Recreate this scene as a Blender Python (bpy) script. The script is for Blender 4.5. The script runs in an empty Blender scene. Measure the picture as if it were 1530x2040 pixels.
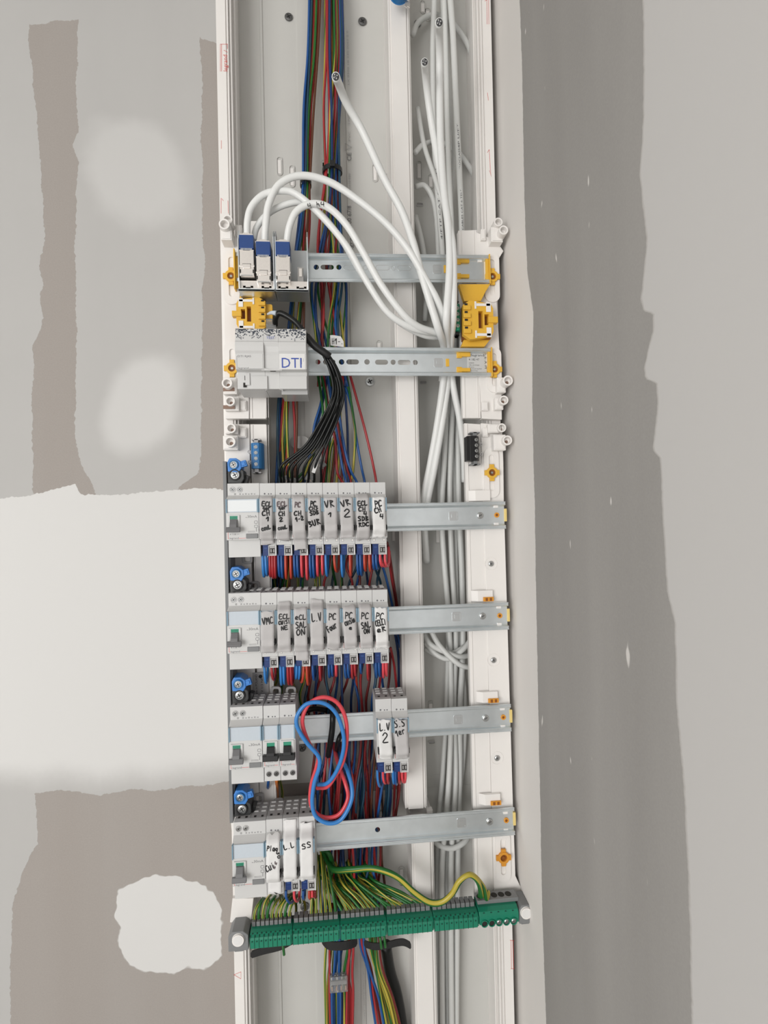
import bpy, math, random
from mathutils import Vector, Matrix
from mathutils.geometry import tessellate_polygon
R = random.Random(7)
sc = bpy.context.scene
COL = sc.collection

# ------------------------------------------------------------ camera, world, light, exposure
FPX, DCAM, ZREF = 1100.0, 785.0, 1250.0        # focal length (px of 1530 wide), distance to wall (mm), camera height (mm)
YAW, PIT, ROL = map(math.radians, (5.20, 0.46, -1.24))
_f = Vector((math.sin(YAW)*math.cos(PIT), math.cos(YAW)*math.cos(PIT), math.sin(PIT)))
_r = Vector((math.cos(YAW), -math.sin(YAW), 0)); _u = _r.cross(_f)
CR = math.cos(ROL)*_r + math.sin(ROL)*_u; CU = -math.sin(ROL)*_r + math.cos(ROL)*_u; CF = _f
cd = bpy.data.cameras.new('camera'); cam = bpy.data.objects.new('camera', cd); COL.objects.link(cam)
cd.sensor_fit = 'HORIZONTAL'; cd.sensor_width = 36; cd.lens = 36*FPX/1530; cd.clip_start = .01
m = Matrix.Identity(4)
for i in range(3): m[i][0] = CR[i]; m[i][1] = CU[i]; m[i][2] = -CF[i]
m[0][3], m[1][3], m[2][3] = 0, -DCAM/1000, ZREF/1000
cam.matrix_world = m; sc.camera = cam

w = bpy.data.worlds.new('world'); sc.world = w; w.use_nodes = True
w.node_tree.nodes['Background'].inputs[0].default_value = (1.0, .985, .965, 1)
w.node_tree.nodes['Background'].inputs[1].default_value = .95
def area(name, loc, target, sx, sy, power, col):
    l = bpy.data.lights.new(name, 'AREA'); l.shape = 'RECTANGLE'; l.size = sx; l.size_y = sy; l.energy = power; l.color = col
    o = bpy.data.objects.new(name, l); COL.objects.link(o); o.location = loc
    o.rotation_euler = (Vector(target)-Vector(loc)).to_track_quat('-Z', 'Y').to_euler(); return o
area('window_light', (-1.5, -2.3, 1.15), (0, 0, 1.15), 1.5, 1.4, 44, (1, .985, .96))
sc.view_settings.view_transform = 'Standard'; sc.view_settings.look = 'None'
sc.view_settings.gamma = 1; sc.view_settings.use_curve_mapping = False
sc.view_settings.exposure = -0.05

# ------------------------------------------------------------ helpers
def ray(px, py): return CF + CR*((px-765)/FPX) - CU*((py-1020)/FPX)
def P(px, py, d):                      # point of the photograph at d mm in front of the back wall -> (x, z) mm
    v = ray(px, py); t = (DCAM-d)/v.y; return (v.x*t, v.z*t)
def PX(px, py, d): return P(px, py, d)[0]
def PZ(px, py, d): return P(px, py, d)[1]
def P3(px, py, d): x, z = P(px, py, d); return (x, d, z)
def W(x, d, z): return Vector((x/1000, -d/1000, (z+ZREF)/1000))

MATS = {}
def mat(name, col, rough=.5, metal=0, noise=0, bump=0, trans=0, alpha=1, scale=400, spec=.5, coat=0):
    m = bpy.data.materials.new(name); m.use_nodes = True; nt = m.node_tree; b = nt.nodes['Principled BSDF']
    b.inputs['Base Color'].default_value = (*col, 1); b.inputs['Roughness'].default_value = rough
    b.inputs['Metallic'].default_value = metal; b.inputs['Specular IOR Level'].default_value = spec
    if trans: b.inputs['Transmission Weight'].default_value = trans
    if coat: b.inputs['Coat Weight'].default_value = coat
    if noise or bump:
        tc = nt.nodes.new('ShaderNodeTexCoord'); n = nt.nodes.new('ShaderNodeTexNoise'); n.inputs['Scale'].default_value = scale
        n.inputs['Detail'].default_value = 4; nt.links.new(tc.outputs['Object'], n.inputs['Vector'])
        if noise:
            mx = nt.nodes.new('ShaderNodeMix'); mx.data_type = 'RGBA'
            mx.inputs[6].default_value = tuple(c*(1-noise) for c in col)+(1,); mx.inputs[7].default_value = tuple(min(1, c*(1+noise)) for c in col)+(1,)
            nt.links.new(n.outputs[0], mx.inputs[0]); nt.links.new(mx.outputs[2], b.inputs['Base Color'])
        if bump:
            bp = nt.nodes.new('ShaderNodeBump'); bp.inputs['Strength'].default_value = bump; bp.inputs['Distance'].default_value = .0003
            nt.links.new(n.outputs[0], bp.inputs['Height']); nt.links.new(bp.outputs[0], b.inputs['Normal'])
    MATS[name] = m; return m
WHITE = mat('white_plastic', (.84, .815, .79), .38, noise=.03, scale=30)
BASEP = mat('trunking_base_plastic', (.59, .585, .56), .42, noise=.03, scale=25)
GREYW = mat('breaker_light_grey', (.62, .62, .615), .42, noise=.02, scale=60)
DGREY = mat('breaker_vent_grey', (.42, .41, .41), .5, noise=.06)
MGREY = mat('mid_grey_plastic', (.21, .215, .22), .45, noise=.05)
STRIPG = mat('side_strip_grey', (.19, .195, .20), .5)
BLACK = mat('black_plastic', (.008, .008, .009), .4, noise=.2)
LEVG = mat('lever_grey', (.16, .16, .165), .4)
TAPE = mat('masking_tape_grey', (.52, .505, .505), .75, noise=.06, bump=.3, scale=120)
TAPEW = mat('masking_tape_white', (.75, .745, .74), .75, noise=.04, bump=.3, scale=120)
INK = mat('marker_ink', (.006, .006, .007), .5)
INKF = mat('faded_marker_ink', (.11, .085, .09), .6)
CLEAR = mat('pale_blue_clear_plastic', (.56, .62, .68), .12, noise=.03)
CLEARB = mat('blue_edge_plastic', (.22, .34, .43), .2)
ZINC = mat('zinc_steel', (.77, .82, .845), .36, 1, noise=.10, bump=.15, scale=70)
ZINCD = mat('zinc_steel_edge', (.66, .68, .69), .38, 1)
NICK = mat('nickel_plate', (.86, .82, .78), .33, 1, noise=.06)
STEEL = mat('screw_steel', (.55, .56, .56), .28, 1, noise=.15)
DSTEEL = mat('dark_screw_steel', (.16, .16, .16), .4, .8)
YEL = mat('yellow_plastic', (.76, .44, .045), .42, noise=.04)
ORA = mat('orange_plastic', (.70, .30, .03), .4)
AMB = mat('amber_recess', (.25, .08, .01), .5)
BLUEC = mat('rj45_blue', (.018, .06, .22), .4, noise=.05)
BLUET = mat('terminal_blue', (.02, .16, .40), .4, noise=.05)
BLUEL = mat('supply_terminal_blue', (.045, .22, .62), .35, noise=.05)
BLUED = mat('breaker_terminal_blue', (.006, .03, .15), .4)
GREEN = mat('earth_block_green', (.008, .21, .125), .4, noise=.06)
GREEND = mat('earth_block_groove', (.003, .055, .035), .5)
GRLEV = mat('lever_green_mark', (.03, .28, .17), .5)
RED = mat('red_print', (.62, .06, .05), .5)
GPRINT = mat('grey_print', (.14, .14, .15), .6)
LPRINT = mat('light_grey_print', (.36, .36, .36), .6)
BPRINT = mat('blue_print', (.05, .09, .38), .5)
HOLE = mat('dark_hole', (.02, .018, .016), .8)
BROWNH = mat('brown_slot', (.26, .17, .13), .7)
FOIL = mat('cable_foil_core', (.10, .10, .11), .4, .4, noise=.5, scale=900)
CABLE = mat('white_cable', (.80, .81, .80), .38, noise=.03, scale=50)
CABLEG = mat('grey_cable', (.68, .69, .675), .4, noise=.03, scale=50)
WM = {'blue': mat('wire_blue', (.013, .085, .29), .32), 'dblue': mat('wire_dark_blue', (.008, .035, .13), .34),
      'teal': mat('wire_teal', (.009, .05, .09), .34), 'red': mat('wire_red', (.37, .025, .03), .32), 'dred': mat('wire_dark_red', (.15, .012, .012), .35),
      'ored': mat('wire_orange_red', (.50, .06, .03), .32), 'coral': mat('wire_coral_red', (.70, .07, .09), .3), 'brown': mat('wire_brown', (.11, .035, .015), .38),
      'black': mat('wire_black', (.006, .007, .007), .35, spec=.35), 'orange': mat('wire_orange', (.6, .17, .03), .35), 'sky': mat('wire_sky_blue', (.035, .21, .56), .3)}
GYG = mat('wire_stripe_green', (.012, .13, .022), .35); GYY = mat('wire_stripe_yellow', (.50, .41, .055), .35)
glass = mat('clear_connector_shell', (.85, .86, .86), .08, trans=.85)

class M:
    """collects geometry in mm as (x, d, z): x right, d out of the back wall, z up"""
    def __init__(s): s.v = []; s.f = []; s.m = []; s.sm = []; s.mi = 0; s.smooth = False
    def face(s, idx): s.f.append(idx); s.m.append(s.mi); s.sm.append(s.smooth)
    def box(s, x0, x1, d0, d1, z0, z1, rot=0, c=None):
        if x0 > x1: x0, x1 = x1, x0
        if z0 > z1: z0, z1 = z1, z0
        b = len(s.v); pts = [(x0, d0, z0), (x1, d0, z0), (x1, d1, z0), (x0, d1, z0), (x0, d0, z1), (x1, d0, z1), (x1, d1, z1), (x0, d1, z1)]
        if rot:
            cx, cz = c or ((x0+x1)/2, (z0+z1)/2); ca, sa = math.cos(rot), math.sin(rot)
            pts = [(cx+(p[0]-cx)*ca-(p[2]-cz)*sa, p[1], cz+(p[0]-cx)*sa+(p[2]-cz)*ca) for p in pts]
        s.v += pts
        for q in ((0, 1, 5, 4), (1, 2, 6, 5), (2, 3, 7, 6), (3, 0, 4, 7), (4, 5, 6, 7), (3, 2, 1, 0)): s.face([b+i for i in q][::-1])
        return s
    def ext(s, prof, a0, a1, axis='x'):
        """extrude a closed profile: axis 'x': prof is (z,d); 'z': prof is (x,d); 'd': prof is (x,z)"""
        b = len(s.v); n = len(prof)
        for a in (a0, a1):
            for p in prof:
                s.v.append({'x': (a, p[1], p[0]), 'z': (p[0], p[1], a), 'd': (p[0], a, p[1])}[axis])
        ar = sum(prof[i][0]*prof[(i+1) % n][1]-prof[(i+1) % n][0]*prof[i][1] for i in range(n))
        fl = (ar > 0) ^ (axis != 'd')      # orientation
        if a1 < a0: fl = not fl
        side = [[b+i, b+(i+1) % n, b+n+(i+1) % n, b+n+i] for i in range(n)]
        caps = [[b+i for i in range(n)][::-1], [b+n+i for i in range(n)]]
        for q in side+caps: s.face(q if not fl else q[::-1])
        return s
    def plate(s, outer, holes, d0, d1):
        """flat plate in the x-z plane with real holes"""
        loops = [outer]+holes; polys = [[Vector((p[0], p[1], 0)) for p in l] for l in loops]
        tri = tessellate_polygon(polys); flat = [p for l in loops for p in l]; b = len(s.v); n = len(flat)
        for d in (d0, d1): s.v += [(p[0], d, p[1]) for p in flat]
        for t in tri: s.face([b+i for i in t][::-1]); s.face([b+n+i for i in t])
        o = 0
        for l in loops:
            k = len(l)
            for i in range(k): s.face([b+o+i, b+o+(i+1) % k, b+n+o+(i+1) % k, b+n+o+i])
            o += k
        return s
    def cyl(s, cx, cz, r, d0, d1, n=16, r2=None):
        b = len(s.v); r2 = r if r2 is None else r2
        for d, rr in ((d0, r), (d1, r2)):
            s.v += [(cx+rr*math.cos(2*math.pi*i/n), d, cz+rr*math.sin(2*math.pi*i/n)) for i in range(n)]
        for i in range(n): s.face([b+i, b+(i+1) % n, b+n+(i+1) % n, b+n+i])
        s.face([b+i for i in range(n)]); s.face([b+n+i for i in range(n)][::-1]); return s
    def ring(s, cx, cz, ro, ri, d0, d1, n=20, sq=0):
        def pt(r, a): 
            c, q = math.cos(a), math.sin(a)
            if sq: k = 1/((abs(c)**sq+abs(q)**sq)**(1/sq)); return (cx+r*k*c, cz+r*k*q)
            return (cx+r*c, cz+r*q)
        A = [2*math.pi*i/n for i in range(n)]; b = len(s.v)
        for r, d in ((ro, d0), (ro, d1), (ri, d1), (ri, d0)): s.v += [(pt(r, a)[0], d, pt(r, a)[1]) for a in A]
        for k in range(4):
            for i in range(n):
                j = (i+1) % n; k2 = (k+1) % 4; s.face([b+k*n+i, b+k*n+j, b+k2*n+j, b+k2*n+i])
        return s
    def tube(s, pts, r, n=8, per=5, twist=0, mats=None, taper=None):
        P_ = [Vector(p) for p in pts]; P_ = [P_[0]*2-P_[1]]+P_+[P_[-1]*2-P_[-2]]; out = []
        for i in range(1, len(P_)-2):
            p0, p1, p2, p3 = P_[i-1:i+3]
            for k in range(per):
                t = k/per; out.append(.5*((2*p1)+(p2-p0)*t+(2*p0-5*p1+4*p2-p3)*t*t+(3*p1-p0-3*p2+p3)*t**3))
        out.append(P_[-2]); b = len(s.v); up = Vector((.3, 1, .1)).normalized(); L = 0; sm = s.smooth; s.smooth = True
        for i, p in enumerate(out):
            t = (out[min(i+1, len(out)-1)]-out[max(i-1, 0)]).normalized()
            up = (up-t*up.dot(t)).normalized(); side = t.cross(up)
            if i: L += (p-out[i-1]).length
            rr = r if not taper else r*taper(i/(len(out)-1))
            for k in range(n):
                a = 2*math.pi*k/n+twist*L; q = p+up*(rr*math.cos(a))+side*(rr*math.sin(a)); s.v.append(tuple(q))
        for i in range(len(out)-1):
            for k in range(n):
                if mats: s.mi = mats[k % len(mats)]
                s.face([b+i*n+k, b+(i+1)*n+k, b+(i+1)*n+(k+1) % n, b+i*n+(k+1) % n])
        if mats: s.mi = 0
        s.face([b+k for k in range(n)]); s.face([b+(len(out)-1)*n+k for k in range(n)][::-1]); s.smooth = sm; return s
    def ribbon(s, pts, w_, dfun, th=.18):
        """flat pen stroke on a surface of depth dfun(x,z)"""
        n = len(pts); L = []; Rr = []
        for i, p in enumerate(pts):
            a, c = pts[max(i-1, 0)], pts[min(i+1, n-1)]; tx, tz = c[0]-a[0], c[1]-a[1]; l = math.hypot(tx, tz) or 1
            nx, nz = -tz/l*w_/2, tx/l*w_/2
            if i in (0, n-1): 
                e = -1 if i == 0 else 1; p = (p[0]+tx/l*w_*.35*e, p[1]+tz/l*w_*.35*e); nx *= .7; nz *= .7
            L.append((p[0]+nx, p[1]+nz)); Rr.append((p[0]-nx, p[1]-nz))
        b = len(s.v)
        for q in (L, Rr):
            for p in q: s.v.append((p[0], dfun(*p)+th, p[1]))
        for q in (L, Rr):
            for p in q: s.v.append((p[0], dfun(*p), p[1]))
        for i in range(n-1):
            s.face([b+i, b+n+i, b+n+i+1, b+i+1]); s.face([b+2*n+i, b+i, b+i+1, b+2*n+i+1]); s.face([b+n+i, b+3*n+i, b+3*n+i+1, b+n+i+1])
        return s
    def build(s, name, mats, parent=None, bevel=0, label=None, origin=None):
        me = bpy.data.meshes.new(name)
        o0 = origin if origin is not None else (parent['_o'] if parent is not None and '_o' in parent else (0, 0, -ZREF))
        me.from_pydata([((x-o0[0])/1000, -(d-o0[1])/1000, (z-o0[2])/1000) for x, d, z in s.v], [], s.f)
        for mm in (mats if isinstance(mats, (list, tuple)) else [mats]): me.materials.append(mm)
        me.polygons.foreach_set('material_index', s.m); me.polygons.foreach_set('use_smooth', s.sm); me.update()
        o = bpy.data.objects.new(name, me); COL.objects.link(o)
        if parent is not None: o.parent = parent; o['_o'] = o0
        if bevel:
            bv = o.modifiers.new('bevel', 'BEVEL'); bv.width = bevel/1000; bv.segments = 2; bv.limit_method = 'ANGLE'; bv.angle_limit = math.radians(40); bv.harden_normals = False
        if label: o['label'] = label
        return o
def thing(name, label, cat, o=(0, 0, 0), group=None):
    e = bpy.data.objects.new(name, None); COL.objects.link(e); e.empty_display_size = .01
    e['_o'] = (0., 0., 0.) if o[2] == -ZREF else tuple(float(c) for c in o); e.location = W(*o); e['label'] = label; e['category'] = cat
    if group: e['group'] = group
    return e
def tag(o, label, cat, group=None, kind=None):
    o['label'] = label; o['category'] = cat
    if group: o['group'] = group
    return o
def struct(o): o['kind'] = 'structure'; return o
def dup(root, label=None, group=None):
    r = root.copy(); COL.objects.link(r)
    if label: r['label'] = label
    if group: r['group'] = group
    def rec(a, b):
        for ch in list(a.children):
            c = ch.copy(); COL.objects.link(c); c.parent = b; rec(ch, c)
    rec(root, r); return r
_tc = {}
def txtgeo(body):
    """outline triangles of printed text, unit height, from the built-in font"""
    if body in _tc: return _tc[body]
    c = bpy.data.curves.new('t', 'FONT'); c.body = body; c.size = 1; c.resolution_u = 2
    o = bpy.data.objects.new('t', c); COL.objects.link(o); bpy.context.view_layer.update()
    me = bpy.data.meshes.new_from_object(o.evaluated_get(bpy.context.evaluated_depsgraph_get()))
    g = ([(v.co.x, v.co.y) for v in me.vertices], [list(p.vertices) for p in me.polygons])
    bpy.data.objects.remove(o); bpy.data.meshes.remove(me); bpy.data.curves.remove(c)
    xs = [v[0] for v in g[0]] or [0]; _tc[body] = (g[0], g[1], max(xs)); return _tc[body]
def print_text(M_, body, x, d, z, h, width=None, rot=0, sx=1):
    vs, fs, wd = txtgeo(body)
    if width: sx = width/(wd*h)
    b = len(M_.v); ca, sa = math.cos(rot), math.sin(rot)
    for vx, vy in vs:
        a, c = vx*h*sx, vy*h; M_.v.append((x+a*ca-c*sa, d, z+a*sa+c*ca))
    for f in fs: M_.face([b+i for i in f])
    return M_
# hand lettering: strokes on a 1 x 1.4 cell
G = {'E': [[(.9, 1.35), (.15, 1.3), (.1, .1), (.95, .12)], [(.12, .75), (.8, .8)]], 'C': [[(.9, 1.2), (.5, 1.35), (.1, .8), (.25, .15), (.9, .2)]],
     'L': [[(.2, 1.4), (.15, .12), (.95, .2)]], '1': [[(.1, .8), (.6, 1.35), (.55, 0)]], 'e': [[(.15, .5), (.8, .6), (.6, .95), (.2, .8), (.15, .25), (.85, .15)]],
     'r': [[(.2, .9), (.25, .05)], [(.22, .6), (.5, .95), (.9, .9)]], 'H': [[(.15, 1.35), (.2, 0)], [(.85, 1.4), (.8, .05)], [(.15, .65), (.85, .75)]],
     'c': [[(.85, .8), (.45, .95), (.15, .5), (.4, .08), (.9, .2)]], 'o': [[(.5, .95), (.12, .6), (.3, .08), (.8, .3), (.8, .8), (.5, .95)]],
     'u': [[(.1, .95), (.2, .15), (.7, .2), (.85, .95)], [(.85, .95), (.9, .05)]], 'P': [[(.2, 1.35), (.2, 0)], [(.2, 1.3), (.85, 1.15), (.8, .75), (.2, .6)]],
     '2': [[(.12, 1.05), (.5, 1.4), (.85, 1.0), (.1, .12), (.95, .1)]], '3': [[(.1, 1.3), (.8, 1.3), (.4, .8), (.85, .45), (.15, .05)]], '-': [[(.2, .6), (.8, .62)]],
     'S': [[(.85, 1.25), (.4, 1.4), (.15, 1.0), (.75, .6), (.7, .12), (.1, .1)]], 'D': [[(.2, 1.35), (.2, .05)], [(.15, 1.3), (.75, 1.15), (.85, .4), (.2, .05)]],
     'B': [[(.2, 1.35), (.2, .05)], [(.15, 1.35), (.8, 1.15), (.25, .75), (.9, .4), (.2, .05)]], 'U': [[(.1, 1.35), (.2, .2), (.7, .15), (.85, 1.35)]],
     'R': [[(.2, 1.35), (.2, 0)], [(.18, 1.3), (.85, 1.1), (.25, .7), (.95, .05)]], 'V': [[(.05, 1.35), (.4, .05), (.9, 1.4)]],
     'A': [[(.05, 0), (.45, 1.35), (.9, .02)], [(.2, .5), (.75, .55)]], '.': [[(.4, .08), (.5, .1)]], 'N': [[(.1, 0), (.15, 1.3), (.8, .05), (.9, 1.4)]],
     'M': [[(.05, 0), (.15, 1.35), (.5, .5), (.8, 1.35), (.95, 0)]], 'I': [[(.5, 1.3), (.5, .05)]], 'O': [[(.5, 1.35), (.1, .8), (.3, .08), (.85, .4), (.8, 1.1), (.5, 1.35)]],
     'F': [[(.9, 1.35), (.2, 1.3), (.15, 0)], [(.15, .7), (.75, .75)]], 't': [[(.45, 1.3), (.45, .1), (.8, .1)], [(.15, .85), (.85, .9)]], '4': [[(.25, 1.35), (.1, .6), (.85, .65)], [(.8, 1.3), (.7, 0)]],
     'l': [[(.4, 1.4), (.45, .05)]], 'a': [[(.8, .85), (.3, .9), (.15, .3), (.6, .15), (.8, .85), (.9, .05)]], 'q': [[(.8, .85), (.3, .9), (.15, .4), (.7, .3), (.8, .9), (.75, -.4)]],
     's': [[(.8, .85), (.3, .85), (.7, .4), (.15, .08)]], 'i': [[(.5, .85), (.5, .08)], [(.5, 1.15), (.52, 1.2)]], 'h': [[(.2, 1.4), (.2, 0)], [(.2, .6), (.6, .9), (.8, .05)]]}
def smooth2(pts, per=4):
    if len(pts) < 3: return pts
    Q = [pts[0]]+list(pts)+[pts[-1]]; out = []
    for i in range(1, len(Q)-2):
        for k in range(per):
            t = k/per; out.append(tuple(.5*((2*Q[i][j])+(Q[i+1][j]-Q[i-1][j])*t+(2*Q[i-1][j]-5*Q[i][j]+4*Q[i+1][j]-Q[i+2][j])*t*t+(3*Q[i][j]-Q[i-1][j]-3*Q[i+1][j]+Q[i+2][j])*t**3) for j in (0, 1)))
    out.append(Q[-2]); return out
def hand(M_, s, x, z, w_, h, dfun, pen=1.1, rot=0):
    """hand-lettered word: x,z = left baseline, w_ total width, h cap height"""
    n = len(s); cw = w_/max(n, 1); ca, sa = math.cos(rot), math.sin(rot)
    for i, ch in enumerate(s):
        for st in G.get(ch, []):
            pts = [((i*cw+p[0]*cw*.86), p[1]/1.4*h) for p in st]; pts = [(x+a*ca-b*sa, z+a*sa+b*ca) for a, b in pts]
            M_.ribbon(smooth2(pts), pen, dfun)
def rrect(cx, cz, w_, h, r, n=4):
    out = []
    for qx, qz, a0 in ((1, 1, 0), (-1, 1, 90), (-1, -1, 180), (1, -1, 270)):
        for k in range(n+1):
            a = math.radians(a0+90*k/n); out.append((cx+qx*(w_/2-r)+r*math.cos(a), cz+qz*(h/2-r)+r*math.sin(a)))
    return out
def circ(cx, cz, r, n=16): return [(cx+r*math.cos(2*math.pi*i/n), cz+r*math.sin(2*math.pi*i/n)) for i in range(n)]
def screw_m(cx, cz, d, r, cross=True):
    s = M(); s.cyl(cx, cz, r, d-.8, d, 18); s.cyl(cx, cz, r*.86, d, d+.5, 18, r*.6); s.mi = 1
    a = .5
    s.box(cx-r*.55, cx+r*.55, d+.45, d+.6, cz-r*.13, cz+r*.13, a); 
    if cross: s.box(cx-r*.55, cx+r*.55, d+.45, d+.62, cz-r*.13, cz+r*.13, a+math.pi/2)
    return s
# ------------------------------------------------------------ walls: plasterboard with joint compound
def fcurve(nt, src, pts):
    """piecewise curve value = f(src); pts [(s, v)] in metres"""
    s0, s1 = min(p[0] for p in pts), max(p[0] for p in pts); v0, v1 = min(p[1] for p in pts)-1e-4, max(p[1] for p in pts)+1e-4
    a = nt.nodes.new('ShaderNodeMapRange'); a.inputs[1].default_value = s0; a.inputs[2].default_value = s1; nt.links.new(src, a.inputs[0])
    c = nt.nodes.new('ShaderNodeFloatCurve'); cm = c.mapping.curves[0]; nt.links.new(a.outputs[0], c.inputs['Value'])
    N = [((s-s0)/(s1-s0), (v-v0)/(v1-v0)) for s, v in sorted(pts)]
    cm.points[0].location = N[0]; cm.points[1].location = N[-1]
    for p in N[1:-1]: cm.points.new(*p)
    for p in cm.points: p.handle_type = 'VECTOR'
    c.mapping.update()
    b = nt.nodes.new('ShaderNodeMapRange'); b.inputs[3].default_value = v0; b.inputs[4].default_value = v1; nt.links.new(c.outputs[0], b.inputs[0])
    return b.outputs[0]
def mth(nt, op, a, b=None, c=None, clamp=False):
    n = nt.nodes.new('ShaderNodeMath'); n.operation = op; n.use_clamp = clamp
    for i, v in enumerate((a, b, c)):
        if v is None: continue
        if isinstance(v, (int, float)): n.inputs[i].default_value = v
        else: nt.links.new(v, n.inputs[i])
    return n.outputs[0]
def wallmat(name, u_axis, build_mask, tan, comp, comp2):
    m = bpy.data.materials.new(name); m.use_nodes = True; nt = m.node_tree; b = nt.nodes['Principled BSDF']
    tc = nt.nodes.new('ShaderNodeTexCoord'); sx = nt.nodes.new('ShaderNodeSeparateXYZ'); nt.links.new(tc.outputs['Object'], sx.inputs[0])
    def noise(scale, det=3, vec=None):
        n = nt.nodes.new('ShaderNodeTexNoise'); n.inputs['Scale'].default_value = scale; n.inputs['Detail'].default_value = det
        nt.links.new(vec or tc.outputs['Object'], n.inputs['Vector']); return n.outputs[0]
    n1 = mth(nt, 'SUBTRACT', noise(25), .5); n2 = mth(nt, 'SUBTRACT', noise(180, 4), .5)
    wob = mth(nt, 'ADD', mth(nt, 'MULTIPLY', n1, .010), mth(nt, 'MULTIPLY', n2, .006))
    mask, soft = build_mask(nt, sx.outputs, wob, noise)
    mp = nt.nodes.new('ShaderNodeMapping'); mp.inputs['Scale'].default_value = (1, 1, .12); nt.links.new(tc.outputs['Object'], mp.inputs[0])
    def mix(f, a, c):
        mx = nt.nodes.new('ShaderNodeMix'); mx.data_type = 'RGBA'; nt.links.new(f, mx.inputs[0])
        for i, v in ((6, a), (7, c)):
            if isinstance(v, tuple): mx.inputs[i].default_value = (*v, 1)
            else: nt.links.new(v, mx.inputs[i])
        return mx.outputs[2]
    fib = mth(nt, 'MULTIPLY', noise(500, 5), 1.0)
    tanc = mix(fib, tuple(c*.90 for c in tan), tuple(c*1.08 for c in tan))
    sm = mth(nt, 'MULTIPLY_ADD', noise(9, 3, mp.outputs[0]), 1.6, -.3, True)
    tanc = mix(mth(nt, 'MULTIPLY', sm, .22), tanc, comp)
    cl = mix(mth(nt, 'ADD', mth(nt, 'MULTIPLY', noise(7), .5), mth(nt, 'MULTIPLY', noise(14, 4, mp.outputs[0]), .5)), tuple(c*.93 for c in comp), tuple(min(1, c*1.06) for c in comp))
    cl = mix(soft, cl, comp2)
    nt.links.new(mix(mask, cl, tanc), b.inputs['Base Color']); b.inputs['Roughness'].default_value = .85; b.inputs['Specular IOR Level'].default_value = .25
    bp = nt.nodes.new('ShaderNodeBump'); bp.inputs['Strength'].default_value = .35; bp.inputs['Distance'].default_value = .0006
    h = mth(nt, 'ADD', mth(nt, 'MULTIPLY', mask, -1.2), mth(nt, 'MULTIPLY', noise(300, 4), .15)); nt.links.new(h, bp.inputs['Height']); nt.links.new(bp.outputs[0], b.inputs['Normal'])
    return m
def px2w(lst, d=0):
    o = []
    for px, py in lst: x, z = P(px, py, d); o.append(((z+ZREF)/1000, x/1000))
    return o
def step(nt, v, edge=.0007): return mth(nt, 'MULTIPLY_ADD', v, 1/edge, .5, True)
def sm2(nt, a, lo, hi):
    n = nt.nodes.new('ShaderNodeMapRange'); n.interpolation_type = 'SMOOTHSTEP'; n.inputs[1].default_value = lo; n.inputs[2].default_value = hi; nt.links.new(a, n.inputs[0]); return n.outputs[0]
K = .539
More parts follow.
